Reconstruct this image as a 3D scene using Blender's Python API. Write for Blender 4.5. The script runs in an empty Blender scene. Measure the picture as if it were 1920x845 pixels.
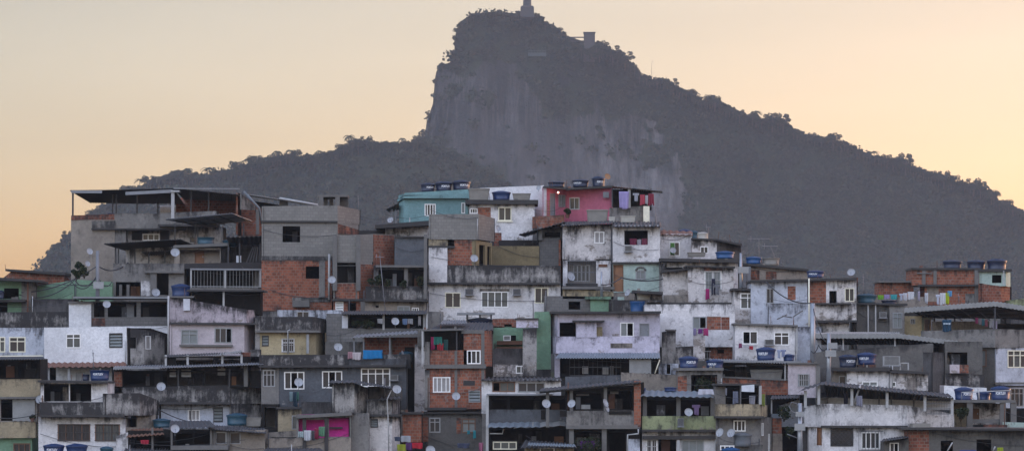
import bpy, bmesh, math, random
import numpy as np
from mathutils import Vector, Matrix, noise
random.seed(7); rng = np.random.default_rng(7)
sc = bpy.context.scene
COL = sc.collection
F = 7500.0; HZ = 700.0; CX = 960.0          # focal length in photo pixels, horizon row
def P(px, py, Y):
    """world point seen at a photo pixel at a real distance Y (camera at the origin, looking along +Y)"""
    return Vector(((px-CX)/F*Y, Y, (HZ-py)/F*Y))
# ---------------- camera
cam = bpy.data.cameras.new('camera'); camo = bpy.data.objects.new('camera', cam); COL.objects.link(camo)
cam.sensor_fit = 'HORIZONTAL'; cam.sensor_width = 36; cam.lens = 36*F/1920
cam.shift_y = (HZ-422.5)/1920; cam.clip_start = 1; cam.clip_end = 60000
camo.rotation_euler = (math.pi/2, 0, 0); camo.location = (0, 0, 0)
sc.camera = camo
# ---------------- light
vs = sc.view_settings
vs.view_transform = 'Standard'; vs.look = 'None'; vs.gamma = 1; vs.use_curve_mapping = False
vs.exposure = EXPO = 1.5
EAST_FILL = (12.8, 9.9, 8.8); TINT = (1.335, .965, .88)
SUN_EL, SUN_AZ = math.radians(3), math.radians(48)   # low, behind the mountain to the right
w = bpy.data.worlds.new('World'); sc.world = w; w.use_nodes = True
nt = w.node_tree; nt.nodes.clear()
sky = nt.nodes.new('ShaderNodeTexSky'); sky.sky_type = 'NISHITA'; sky.sun_disc = False
sky.sun_elevation = SUN_EL; sky.sun_rotation = SUN_AZ
sky.air_density = .8; sky.dust_density = 1.4; sky.ozone_density = 2.3; sky.altitude = 50
bg = nt.nodes.new('ShaderNodeBackground'); bg.inputs[1].default_value = 0.15
ow = nt.nodes.new('ShaderNodeOutputWorld')
# added fill: sky behind the camera multiplied up to brighten the house fronts
tc = nt.nodes.new('ShaderNodeTexCoord'); sx = nt.nodes.new('ShaderNodeSeparateXYZ'); nt.links.new(tc.outputs['Generated'], sx.inputs[0])
mr = nt.nodes.new('ShaderNodeMapRange'); mr.interpolation_type = 'SMOOTHSTEP'
mr.inputs[1].default_value = .75; mr.inputs[2].default_value = -.5; mr.inputs[3].default_value = 0; mr.inputs[4].default_value = 1
nt.links.new(sx.outputs[1], mr.inputs[0])
m1 = nt.nodes.new('ShaderNodeVectorMath'); m1.operation = 'MULTIPLY'; nt.links.new(sky.outputs[0], m1.inputs[0])
me_ = nt.nodes.new('ShaderNodeMix'); me_.data_type = 'VECTOR'; mz = nt.nodes.new('ShaderNodeMapRange'); mz.interpolation_type = 'SMOOTHSTEP'; nt.links.new(sx.outputs[2], mz.inputs[0])
mz.inputs[1].default_value = -.05; mz.inputs[2].default_value = .7; mz.inputs[3].default_value = .06; mz.inputs[4].default_value = 1
mm_ = nt.nodes.new('ShaderNodeMath'); mm_.operation = 'MULTIPLY'; nt.links.new(mr.outputs[0], mm_.inputs[0]); nt.links.new(mz.outputs[0], mm_.inputs[1]); nt.links.new(mm_.outputs[0], me_.inputs[0]); me_.inputs[4].default_value = (1, 1, 1); me_.inputs[5].default_value = EAST_FILL
nt.links.new(me_.outputs[1], m1.inputs[1])
m2 = nt.nodes.new('ShaderNodeVectorMath'); m2.operation = 'MULTIPLY'; nt.links.new(m1.outputs[0], m2.inputs[0]); m2.inputs[1].default_value = TINT
# sky tint graded by elevation: bluer at the horizon, warmer higher up
mv = nt.nodes.new('ShaderNodeMapRange'); mv.interpolation_type = 'SMOOTHSTEP'; nt.links.new(sx.outputs[2], mv.inputs[0]); mv.inputs[1].default_value = 0; mv.inputs[2].default_value = .11
mw = nt.nodes.new('ShaderNodeMix'); mw.data_type = 'VECTOR'; nt.links.new(mv.outputs[0], mw.inputs[0]); mw.inputs[4].default_value = (.955, 1.02, 1.18); mw.inputs[5].default_value = (.97, .90, .80)
m3 = nt.nodes.new('ShaderNodeVectorMath'); m3.operation = 'MULTIPLY'; nt.links.new(m2.outputs[0], m3.inputs[0]); nt.links.new(mw.outputs[1], m3.inputs[1])
# very soft uneven cloud bands
mc = nt.nodes.new('ShaderNodeMapping'); mc.inputs['Scale'].default_value = (3, 3, 26); nt.links.new(tc.outputs['Generated'], mc.inputs[0])
nc = nt.nodes.new('ShaderNodeTexNoise'); nc.inputs['Scale'].default_value = 1.6; nc.inputs['Detail'].default_value = 3; nt.links.new(mc.outputs[0], nc.inputs['Vector'])
mq = nt.nodes.new('ShaderNodeMapRange'); nt.links.new(nc.outputs[0], mq.inputs[0]); mq.inputs[1].default_value = .3; mq.inputs[2].default_value = .7; mq.inputs[3].default_value = .95; mq.inputs[4].default_value = 1.04
m4 = nt.nodes.new('ShaderNodeVectorMath'); m4.operation = 'SCALE'; nt.links.new(m3.outputs[0], m4.inputs[0]); nt.links.new(mq.outputs[0], m4.inputs['Scale'])
nt.links.new(m4.outputs[0], bg.inputs[0]); nt.links.new(bg.outputs[0], ow.inputs[0])
sl = bpy.data.lights.new('sun', 'SUN'); sl.energy = 0.2; sl.angle = math.radians(12); sl.color = (1, .72, .5)
slo = bpy.data.objects.new('sun', sl); COL.objects.link(slo)
sd = Vector((math.sin(SUN_AZ)*math.cos(SUN_EL), math.cos(SUN_AZ)*math.cos(SUN_EL), math.sin(SUN_EL)))
slo.rotation_euler = sd.to_track_quat('Z', 'Y').to_euler(); slo.location = (50, 100, 80)
cy = sc.cycles
try:
    sc.render.engine = 'CYCLES'
    cy.max_bounces = 5; cy.diffuse_bounces = 3; cy.volume_bounces = 1; cy.transparent_max_bounces = 6
    cy.use_denoising = True
except Exception: pass
# ---------------- helpers shared by everything
def newobj(name, me, parent=None):
    o = bpy.data.objects.new(name, me); COL.objects.link(o)
    if parent is not None: o.parent = parent
    return o
def tag(o, label=None, cat=None, group=None, kind=None):
    if label: o['label'] = label
    if cat: o['category'] = cat
    if group: o['group'] = group
    if kind: o['kind'] = kind
    return o
def mat_new(name, rough=.85):
    m = bpy.data.materials.new(name); m.use_nodes = True
    n = m.node_tree.nodes; b = n['Principled BSDF']; b.inputs['Roughness'].default_value = rough
    return m, m.node_tree, b
def N(nt, typ, **kw):
    n = nt.nodes.new(typ)
    for k, v in kw.items():
        if k.startswith('i_'):
            key = k[2:]; key = int(key) if key.isdigit() else key
            n.inputs[key].default_value = v
        else: setattr(n, k, v)
    return n
def noisetex(nt, vec, scale, detail=4, rough=.6):
    n = N(nt, 'ShaderNodeTexNoise'); n.inputs['Scale'].default_value = scale; n.inputs['Detail'].default_value = detail
    n.inputs['Roughness'].default_value = rough; nt.links.new(vec, n.inputs['Vector']); return n.outputs[0]
def ramp(nt, fac, a, b, ca=0.0, cb=1.0):
    n = N(nt, 'ShaderNodeMapRange'); n.inputs[1].default_value = a; n.inputs[2].default_value = b
    n.inputs[3].default_value = ca; n.inputs[4].default_value = cb; nt.links.new(fac, n.inputs[0]); return n.outputs[0]
def mixc(nt, fac, a, b, mode='MIX'):
    n = N(nt, 'ShaderNodeMix', data_type='RGBA', blend_type=mode)
    for s, v in ((0, fac), (6, a), (7, b)):
        if isinstance(v, (int, float)): n.inputs[s].default_value = v
        elif isinstance(v, tuple): n.inputs[s].default_value = (*v, 1) if len(v) == 3 else v
        else: nt.links.new(v, n.inputs[s])
    return n.outputs[2]
def mathn(nt, op, a, b=0.0):
    n = N(nt, 'ShaderNodeMath', operation=op)
    for s, v in ((0, a), (1, b)):
        if isinstance(v, (int, float)): n.inputs[s].default_value = v
        else: nt.links.new(v, n.inputs[s])
    return n.outputs[0]
# ---------------- mountain
RIDGE_R = [(812,262),(797,252),(800,228),(808,205),(815,185),(817,165),(815,150),(818,135),(826,122),(843,118),(850,108),(852,95),(855,85),(853,70),(856,55),(864,40),(880,30),(900,25),(930,22),(950,24),(975,26),(1003,28),(1015,31),(1022,42),(1040,48),(1060,66),(1082,74),(1095,78),(1116,86),(1130,92),(1140,100),(1165,108),(1180,120),(1193,133),(1200,142),(1222,150),(1255,157),(1265,166),(1290,174),(1315,188),(1345,192),(1370,206),(1400,219),(1430,226),(1470,230),(1480,240),(1510,256),(1550,262),(1575,267),(1600,280),(1630,292),(1660,300),(1690,306),(1710,311),(1740,327),(1775,336),(1800,344),(1830,350),(1850,360),(1870,376),(1895,388),(1920,398),(2000,430),(2120,470),(2300,520)]
RIDGE_L = [(-260,640),(-120,590),(-20,552),(60,512),(75,506),(95,474),(120,450),(135,438),(170,402),(235,362),(280,342),(330,328),(390,326),(430,320),(490,304),(510,296),(545,292),(590,296),(640,278),(690,268),(740,270),(795,266),(840,282),(900,312),(980,360),(1080,430),(1180,500),(1320,600)]
RIDGE_L = [(x_, y_+8) for x_, y_ in RIDGE_L]; RIDGE_R = [(x_, y_+(5 if x_ > 1120 else 0)) for x_, y_ in RIDGE_R]
def fbm(x, y, z, sc_, oct_=4, h=.6):
    return noise.fractal(Vector((x*sc_, y*sc_, z*sc_)), h, 2.1, oct_)
def resample(pts, step):
    out = []
    for (x0, y0), (x1, y1) in zip(pts, pts[1:]):
        L = math.hypot(x1-x0, y1-y0); n = max(1, int(L/step))
        for i in range(n): out.append((x0+(x1-x0)*i/n, y0+(y1-y0)*i/n))
    out.append(pts[-1]); return out
def slope(name, ridge, Yr, Yf, foot_py, prof, nv, step, bumps, rockf, mat, foot_dx=0):
    R = resample(ridge, step); nu = len(R); ver = []; rock = []
    zf = (HZ-foot_py)/F*Yf
    for i, (px, py) in enumerate(R):
        top = P(px, py, Yr)
        fx = (px + foot_dx*(1-min(1, max(0, (px-800)/500))) - CX)/F*Yf
        for j in range(nv+1):
            v = j/nv
            y, zz = prof(v)
            p = Vector((top.x + (fx-top.x)*v**1.3, Yr + (Yf-Yr)*y, top.z + (zf-top.z)*zz))
            k = min(1, v*6)
            rk = rockf((p.x/p.y)*F+CX, HZ-p.z/p.y*F)
            a = (fbm(p.x, p.y*.3, p.z*.6, .006, 4)*34 + fbm(p.x, p.y*.5, p.z*.25, .03, 3)*10*(.3+.7*rk))*k
            p.y -= a; p.z += fbm(p.x, p.y, 3, .02, 3)*5*k*(1-rk)
            ver.append(p); rock.append(rk)
        # behind the ridge the ground falls away again
    fac = []
    for i in range(nu-1):
        for j in range(nv):
            a = i*(nv+1)+j; fac.append((a, a+1, a+nv+2, a+nv+1))
    back = []
    for i, (px, py) in enumerate(R):
        t = ver[i*(nv+1)]; ver.append(Vector((t.x, t.y+280, zf-20))); rock.append(0)
    b0 = nu*(nv+1)
    for i in range(nu-1): fac.append((i*(nv+1), (i+1)*(nv+1), b0+i+1, b0+i))
    me = bpy.data.meshes.new(name); me.from_pydata(ver, [], fac)
    at = me.attributes.new('rock', 'FLOAT', 'POINT'); at.data.foreach_set('value', rock)
    me.polygons.foreach_set('use_smooth', [True]*len(me.polygons)); me.materials.append(mat)
    o = newobj(name, me); return o, ver, rock, nu, nv
def smooth(a, b, x):
    t = min(1, max(0, (x-a)/(b-a))); return t*t*(3-2*t)
def rock_mask(px, py):
    # bare granite face under the summit, reaching down to the right
    n = fbm(px, py, 0, .012, 4)*60
    up = 150 + max(0, (px-950))*.38 + n*1.1
    lo = 560
    m = smooth(up-14, up+22, py)*smooth(790, 830, px)*(1-smooth(1230, 1330, px+n*.9))*(1-smooth(lo-20, lo, py))
    m *= (1-.75*smooth(250, 330, py+n)*(1-smooth(900, 1020, px)))
    cl = (1-smooth(830, 880, px + n*.4))*smooth(120, 140, py)*smooth(790, 800, px)*(1-smooth(250, 280, py))
    l2 = smooth(1030, 1050, px)*(1-smooth(1110, 1135, px))*smooth(128, 142, py-(px-1030)*.35+n*.2)*(1-smooth(150, 160, py-(px-1030)*.35))
    return min(1, max(m, .8*cl, .6*l2))
def mountain_mat():
    m, nt, b = mat_new('granite_and_forest', 1.0)
    geo = N(nt, 'ShaderNodeNewGeometry'); pos = geo.outputs['Position']
    mp = N(nt, 'ShaderNodeMapping'); mp.inputs['Scale'].default_value = (1, .2, .045); nt.links.new(pos, mp.inputs[0])
    st = noisetex(nt, mp.outputs[0], .085, 6, .72)
    st2 = noisetex(nt, pos, .012, 4, .6)
    rockc = mixc(nt, ramp(nt, st, .42, .64), (.018, .019, .020), (.145, .138, .135))
    rockc = mixc(nt, ramp(nt, st2, .42, .68), rockc, (.043, .042, .041))
    fn = noisetex(nt, pos, .035, 5, .7)
    forc = mixc(nt, ramp(nt, fn, .35, .68), (.014, .019, .013), (.040, .047, .029))
    att = N(nt, 'ShaderNodeAttribute', attribute_name='rock')
    edge = mathn(nt, 'ADD', att.outputs['Fac'], ramp(nt, noisetex(nt, mp.outputs[0], .12, 5, .7), .2, .8, -.55, .55))
    c = mixc(nt, ramp(nt, edge, .42, .58), forc, rockc)
    nt.links.new(c, b.inputs['Base Color']); b.inputs['Specular IOR Level'].default_value = .1
    bp = N(nt, 'ShaderNodeBump'); bp.inputs['Strength'].default_value = .9; bp.inputs['Distance'].default_value = 8
    nt.links.new(noisetex(nt, pos, .09, 5, .7), bp.inputs['Height']); nt.links.new(bp.outputs[0], b.inputs['Normal'])
    return m
MM = mountain_mat()
def prof_peak(v):
    # steep upper face, then a flattening apron
    return (v**1.9, 1-(1-v)**1.25 if v < 1 else 1)
def prof_ridge(v):
    return (v**1.15, v**1.05)
mo, mver, mrock, mnu, mnv = slope('mountain', RIDGE_R, 2900, 2520, 760, prof_peak, 60, 7, 1, rock_mask, MM, -160)
lo_, lver, lrock, lnu, lnv = slope('ridge_hill', RIDGE_L, 2600, 2330, 760, prof_ridge, 40, 9, 1, lambda a, b: 0.0, MM)
tag(mo, kind='structure'); tag(lo_, kind='structure')

# ---- foliage building blocks
def leafmat(name, c0, c1):
    m, nt, b = mat_new(name, .95)
    geo = N(nt, 'ShaderNodeNewGeometry')
    n = noisetex(nt, geo.outputs['Position'], .8 if 'near' in name else .11, 3)
    c = mixc(nt, ramp(nt, n, .35, .65), c0, c1)
    ri = N(nt, 'ShaderNodeAttribute', attribute_name='tint')
    c = mixc(nt, ri.outputs['Fac'], c, tuple(min(1, x*1.7+.01) for x in c1))
    nt.links.new(c, b.inputs['Base Color']); b.inputs['Specular IOR Level'].default_value = .15
    return m
FOL = leafmat('far_foliage', (.022, .026, .018), (.036, .041, .025))
FOLP = leafmat('palm_foliage', (.015, .022, .01), (.04, .05, .025))
BARK = mat_new('bark')[0]; BARK.node_tree.nodes['Principled BSDF'].inputs['Base Color'].default_value = (.06, .045, .035, 1)
def leaf_cloud(centers, radii, n_per, size, flat=.6):
    """many small leaf-clump faces spread through the volume (mostly near the skin) of several lobes"""
    V = []; T = []
    for c, r, n in zip(centers, radii, n_per):
        d = rng.normal(size=(n, 3)); d /= np.linalg.norm(d, axis=1)[:, None]
        rr = r*(.55+.5*rng.random(n)**.5)
        p = np.array(c)[None, :] + d*rr[:, None]*np.array([1, 1, flat])[None, :]
        a = rng.normal(size=(n, 3)); a /= np.linalg.norm(a, axis=1)[:, None]
        b = np.cross(a, rng.normal(size=(n, 3))); b /= np.linalg.norm(b, axis=1)[:, None]
        s = size*(.6+.8*rng.random(n))[:, None]
        V.append(np.stack([p-a*s, p+b*s*.7, p+a*s, p-b*s*.7], 1)); T.append(np.repeat(np.clip(rng.normal(.15, .15, n), 0, .6), 4))
    return np.concatenate(V).reshape(-1, 3), np.concatenate(T)
def quads_mesh(name, V, mat, tint=None):
    n = len(V)//4; me = bpy.data.meshes.new(name)
    me.vertices.add(len(V)); me.vertices.foreach_set('co', V.astype(np.float32).ravel())
    me.loops.add(4*n); me.loops.foreach_set('vertex_index', np.arange(4*n, dtype=np.int32))
    me.polygons.add(n); me.polygons.foreach_set('loop_start', np.arange(0, 4*n, 4, dtype=np.int32))
    me.update(calc_edges=True)
    if tint is not None:
        at = me.attributes.new('tint', 'FLOAT', 'POINT'); at.data.foreach_set('value', tint.astype(np.float32))
    me.materials.append(mat); return me
def tube_mesh(paths, mat, name='tube', seg=6):
    """paths: list of [(Vector, radius), ...]"""
    V = []; Fc = []
    for pth in paths:
        b0 = len(V)
        for i, (p, r) in enumerate(pth):
            a = (pth[min(i+1, len(pth)-1)][0]-pth[max(i-1, 0)][0]).normalized()
            u = a.cross(Vector((.3, .9, .2)) if abs(a.y) < .9 else Vector((1, 0, 0))).normalized(); v = a.cross(u)
            for k in range(seg):
                t = 2*math.pi*k/seg; V.append(p + (u*math.cos(t)+v*math.sin(t))*r)
        for i in range(len(pth)-1):
            for k in range(seg):
                a = b0+i*seg+k; b = b0+i*seg+(k+1) % seg; Fc.append((a, b, b+seg, a+seg))
        Fc.append(tuple(range(b0, b0+seg))[::-1]); Fc.append(tuple(range(b0+(len(pth)-1)*seg, b0+len(pth)*seg)))
    me = bpy.data.meshes.new(name); me.from_pydata(V, [], Fc); me.materials.append(mat)
    me.polygons.foreach_set('use_smooth', [True]*len(me.polygons)); return me
# forest covering both hills: nobody could count it
def scatter_forest(name, ver, rock, nu, nv, count, rmin, rmax, thr=.35):
    C = []; Rr = []
    for _ in range(count):
        i = random.randrange(nu-1); j = random.randrange(1, nv)
        k = i*(nv+1)+j
        if rock[k] > thr and random.random() > .05: continue
        p = ver[k].lerp(ver[k+nv+1 if random.random() < .5 else k+1], random.random())
        if p.z < 5: continue
        r = rmin*.6 + (rmax*1.25-rmin*.6)*random.random()**1.8
        C.append((p.x, p.y, p.z+r*.3)); Rr.append(r)
    for i in range(nu-1):          # low growth filling the crest itself
        p = ver[i*(nv+1)]
        if (p.x/p.y*F+CX > 1115 or p.y < 2700) and p.z > 5:
            for _ in range(4):
                r = random.uniform(1.6, 3.4); q_ = p.lerp(ver[(i+1)*(nv+1)], random.random()); C.append((q_.x, q_.y+random.uniform(-6, 3), q_.z+random.uniform(-.5, 1.6))); Rr.append(r)
    # lobes: each crown has 3 small lobes
    CC = []; RR = []; NN = []
    for c, r in zip(C, Rr):
        for _ in range(3):
            CC.append((c[0]+random.uniform(-r, r)*.55, c[1]+random.uniform(-r, r)*.4, c[2]+random.uniform(-.3, .5)*r)); RR.append(r*random.uniform(.45, .7)); NN.append(16)
    V, T = leaf_cloud(CC, RR, NN, 1.15)
    tt = np.repeat(np.clip(rng.normal(0, .11, len(C)), 0, .35) + (rng.random(len(C)) > .992)*1.2, 3*16*4); T = T*.6+tt
    o = newobj(name, quads_mesh(name, V, FOL, T)); tag(o, kind='stuff'); return o
f1 = scatter_forest('forest', mver, mrock, mnu, mnv, 10000, 3.5, 7.5)
tag(f1, 'dark rainforest covering the rocky mountain and its right shoulder', 'forest')
f2 = scatter_forest('forest', lver, lrock, lnu, lnv, 4500, 4, 7.5)
tag(f2, 'dark rainforest covering the low left ridge', 'forest')
# skyline trees as things
def tree_proto(kind, h, r, seed):
    random.seed(seed)
    t = newobj('tree', None)
    th = h*.4
    if kind == 'palm':
        t.name = 'palm_tree'
        lean = Vector((random.uniform(-.8, .8), 0, 0))
        tr = newobj('trunk', tube_mesh([[(Vector((0, 0, -2)), .3), (Vector((0, 0, h*.5))+lean*.4, .24), (Vector((0, 0, h))+lean, .2)]], BARK), t)
        V = []; tp = Vector((0, 0, h))+lean
        for k in range(13):
            a = 2*math.pi*k/13+random.uniform(-.2, .2); L = r*random.uniform(.8, 1.1); up = random.uniform(-.2, .9)
            d = Vector((math.cos(a), math.sin(a), 0)); prev = tp.copy(); wd = Vector((-d.y, d.x, 0))
            for s in range(1, 6):
                q = s/5; p = tp + d*(L*q) + Vector((0, 0, L*(up*q-(.55+up*.6)*q*q)))
                ww = .5*(1-q*.6)
                V += [prev-wd*ww, prev+Vector((0, 0, .1)), p+Vector((0, 0, .1)), p-wd*ww*.9+Vector((0, 0, -.45))]
                V += [prev+Vector((0, 0, .1)), prev+wd*ww, p+wd*ww*.9+Vector((0, 0, -.45)), p+Vector((0, 0, .1))]
                prev = p
        V = np.array([tuple(v) for v in V])
        newobj('crown', quads_mesh('crown', V, FOLP, np.full(len(V), .1)), t)
        return t
    paths = [[(Vector((0, 0, -3)), .55), (Vector((.2, 0, th*.6)), .42), (Vector((.1, 0, h*.8)), .15)]]
    C = []; R_ = []; NN = []
    nl = random.randint(10, 15)
    for k in range(nl):
        a = random.uniform(0, 2*math.pi); q = random.uniform(.25, 1)
        c = Vector((math.cos(a)*r*q*.8, math.sin(a)*r*q*.8, th + (h-th)*random.uniform(.1, .9)*(1.15-q*.5)))
        paths.append([(Vector((.2, 0, th*random.uniform(.4, .8))), .22), (c*.6+Vector((0, 0, th*.25)), .14), (c, .07)])
        C.append(tuple(c)); R_.append(r*random.uniform(.2, .42)); NN.append(120)
    newobj('trunk', tube_mesh(paths, BARK, 'trunk', 5), t)
    V, T = leaf_cloud(C, R_, NN, .5, .7)
    newobj('crown', quads_mesh('crown', V, FOL, T), t)
    return t
def copy_tree(o, parent=None):
    c = o.copy(); COL.objects.link(c); c.parent = parent
    for ch in list(o.children): copy_tree(ch, c)
    return c
BROAD = [tree_proto('broad', h, r, s) for h, r, s in ((11, 6.5, 1), (13, 7.5, 2), (9, 6, 3), (12, 5.2, 4), (8, 7.5, 5), (14, 8, 6))]
PALM = [tree_proto('palm', h, r, s) for h, r, s in ((9, 4.2, 11), (11, 4.5, 12), (7.5, 4, 13))]
random.seed(99)
def zz(ridge, px):
    for (x0, y0), (x1, y1) in zip(ridge, ridge[1:]):
        if x0 <= px <= x1 and x1 > x0: return y0+(y1-y0)*(px-x0)/(x1-x0)
used_proto = set()
def place(proto, px, py, Y, s, label, cat, group):
    if proto.name in used_proto: o = copy_tree(proto)
    else: o = proto; used_proto.add(proto.name)
    o.location = P(px, py, Y); o.scale = (s, s, s*random.uniform(.9, 1.1)); o.rotation_euler = (0, 0, random.uniform(0, 6.28))
    tag(o, label, cat, group); return o
LEFTL = 'dark broad crowned tree standing on the skyline of the low left ridge'
x = 66
while x < 792:
    py = zz(RIDGE_L, x)
    place(random.choice(BROAD), x, py+2+random.uniform(0, 5), 2600-random.uniform(0, 12), random.choice((.34, .42, .48, .56, .7)), LEFTL, 'tree', 'trees along the left ridge'); x += random.uniform(4, 6.5)
for px, s in ((262,.95),(296,1.0),(325,.9),(352,1.0),(389,1.15),(404,.8),(462,.9),(476,1.05),(520,1.1),(548,1.25),(600,.9),(655,1.2),(742,1.0),(755,.8)):
    place(random.choice(PALM), px, zz(RIDGE_L, px)+7, 2596, s*.9, 'feathery palm tree rising above the low left ridge skyline', 'palm tree', 'palms along the left ridge')
RIGHTL = 'dark spreading tree on the skyline of the long right shoulder of the mountain'
x = 1122
while x < 1960:
    py = zz(RIDGE_R, x)
    place(random.choice(BROAD), x, py+3+random.uniform(0, 6), 2898-random.uniform(0, 12), random.choice((.34, .4, .48, .55, .66)), RIGHTL, 'tree', 'trees along the right shoulder'); x += random.uniform(4.5, 7.5)
for px, s in ((1128,.8),(1148,1.0),(1172,1.0),(1258,.85),(1340,.8),(1448,.95),(1468,.95),(1562,.95),(1698,1.0),(1770,.8),(1825,.95),(1838,.9)):
    place(BROAD[1], px, zz(RIDGE_R, px)+8, 2890, s, RIGHTL, 'tree', 'trees along the right shoulder')
for px, s in ((1418,1.1),(1640,.9),(1898,.6)):
    place(PALM[0], px, zz(RIDGE_R, px)+6, 2890, s, 'palm tree poking above the right shoulder skyline', 'palm tree', 'palms on the right shoulder')
SUML = 'low dark bush clinging to the edge of the rocky summit'
for px, py in [(843,124),(850,104),(855,80),(858,58),(866,42),(876,34),(888,29),(902,27),(916,25),(930,24),(946,25),(960,26),(972,27),(1006,30),(1015,34),(1022,44),(1035,48),(1048,54),(1058,64),(1074,72),(1085,78),(816,152),(822,126),(830,121),(1112,88)]:
    place(random.choice(BROAD), px, py+9, 2898, random.uniform(.34, .5), SUML, 'bush', 'bushes on the summit')
# ---- statue base, tower and terrace at the summit
CONC, cnt, cb = mat_new('old_concrete_far'); cb.inputs['Base Color'].default_value = (.045, .043, .045, 1)
LITE, cnt, cb = mat_new('pale_stone_far'); cb.inputs['Base Color'].default_value = (.05, .065, .065, 1)
def box_bm(bm, a, b, taper=1.0, bev=0):
    r = bmesh.ops.create_cube(bm, size=1.0)['verts']
    for v in r:
        t = taper if v.co.z > 0 else 1
        v.co = Vector(((a[0]+b[0])/2+v.co.x*(b[0]-a[0])*t, (a[1]+b[1])/2+v.co.y*(b[1]-a[1])*t, (a[2]+b[2])/2+v.co.z*(b[2]-a[2])))
    return r
def bm_obj(name, bm, mat, parent=None):
    me = bpy.data.meshes.new(name); bm.to_mesh(me); bm.free(); me.materials.append(mat); return newobj(name, me, parent)
pc = P(988.5, 26, 2892)
st = newobj('monument', None); st.location = pc
bm = bmesh.new(); box_bm(bm, (-5, -5, -3), (5, 5, 4.6), .96); box_bm(bm, (-4.5, -4.5, 4.6), (4.5, 4.5, 5.4), .9); bm_obj('pedestal', bm, CONC, st)
bm = bmesh.new()
r = bmesh.ops.create_cone(bm, cap_ends=True, segments=14, radius1=3.1, radius2=2.3, depth=24)['verts']
for v in r: v.co.z += 17.4; v.co.y *= .8
box_bm(bm, (-14, -1.2, 22.5), (14, 1.2, 25.5)); bmesh.ops.create_icosphere(bm, subdivisions=2, radius=1.9, matrix=Matrix.Translation((0, 0, 31)))
bm_obj('statue', bm, CONC, st)
tag(st, 'stone monument with stepped pedestal on the mountain summit', 'monument')
tw = newobj('lift_tower', None); tw.location = P(1105, 92, 2885)
bm = bmesh.new(); box_bm(bm, (-4.0, -4, -9), (4.0, 4, 11.2)); box_bm(bm, (-4.4, -4.3, 11.2), (4.4, 4.3, 11.9)); bm_obj('shaft', bm, CONC, tw)
bm = bmesh.new(); box_bm(bm, (-14, -1.5, 8.0), (-4.1, 1.5, 8.6)); box_bm(bm, (-13, -1.5, 5.4), (-4.1, 1.5, 5.9)); bm_obj('walkway', bm, CONC, tw)
for px, py, s_ in ((1090, 94, .62), (1098, 102, .6), (1108, 104, .66), (1118, 98, .7), (1124, 104, .7), (1112, 110, .6)): place(random.choice(BROAD), px, py+8, 2876, s_, 'bushy tree around the foot of the concrete lift tower', 'tree', 'trees round the lift tower')
tag(tw, 'tall blocky concrete lift tower on the slope right of the summit', 'tower')
tr_ = newobj('viewing_terrace', None); tr_.location = P(1007, 102, 2865)
bm = bmesh.new(); box_bm(bm, (-6.5, -4, -1.6), (6.5, 4, .9)); bm_obj('wall', bm, LITE, tr_)
bm = bmesh.new()
for k in range(7): box_bm(bm, (-6+k*2, -4, .9), (-5.6+k*2, -3.7, 2.1))
box_bm(bm, (-6.5, -4, 2.1), (6.5, -3.6, 2.4)); bm_obj('railing', bm, LITE, tr_)
tag(tr_, 'pale green viewing terrace on the cliff below the summit', 'building')
mt = newobj('radio_mast', tube_mesh([[(Vector((0, 0, -3)), .14), (Vector((0, 0, 11)), .08)], [(Vector((0, 0, 11.5)), .12), (Vector((1.2, 0, 12)), .12)]], CONC))
mt.location = P(1222, 146, 2890); tag(mt, 'thin radio mast on the right shoulder of the mountain', 'mast')
# ---------------- ground of the settlement: a stepped hillside that falls into a valley behind
CREST = [(-900, 700), (-200, 640), (0, 560), (130, 540), (180, 440), (700, 450), (1240, 450), (1400, 500), (1650, 560), (1920, 590), (2300, 660), (3000, 760)]
def ground_z(x, Y):
    px = x/max(Y, 250)*F+CX
    py = 700 if px < -900 else 760
    for (a, b), (c, d) in zip(CREST, CREST[1:]):
        if a <= px <= c: py = b+(d-b)*(px-a)/(c-a)
    cr = 286+(845-py)*.105+7
    h = (min(Y, cr)-286)*.44-13.5
    if Y > cr: h -= (Y-cr)*.32
    return max(h, -26) if Y > 300 else max(h, -140)
gm, gnt, gb = mat_new('hill_soil')
gpos = N(gnt, 'ShaderNodeNewGeometry').outputs['Position']
gnt.links.new(mixc(gnt, ramp(gnt, noisetex(gnt, gpos, .3, 5), .35, .65), (.07, .05, .04), (.04, .06, .025)), gb.inputs['Base Color'])
def grid_sheet(name, xs, ys, fz, mat):
    V = [(x*(1 if y < 600 else 1+(y-600)/900), y, fz(x, y)) for y in ys for x in xs]; nx = len(xs)
    Fc = [(j*nx+i, j*nx+i+1, (j+1)*nx+i+1, (j+1)*nx+i) for j in range(len(ys)-1) for i in range(nx-1)]
    me = bpy.data.meshes.new(name); me.from_pydata(V, [], Fc); me.materials.append(mat); return newobj(name, me)
ys = [-400, -100, 0, 60, 120, 180, 220, 240, 255] + list(range(262, 400, 4)) + [430, 480, 560, 700, 900, 1200, 1600, 2000, 2400, 3000, 4500]
xs = [-900, -500, -250, -150, -110] + list(range(-90, 91, 5)) + [110, 150, 250, 500, 900]
def gz(x, Y):
    if Y < 262: return ground_z(x, 262) - (262-Y)*.08 if Y > 60 else ground_z(x, 262)-16.2
    return ground_z(x, Y)
gr = grid_sheet('ground', xs, ys, gz, gm); tag(gr, kind='structure')
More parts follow.
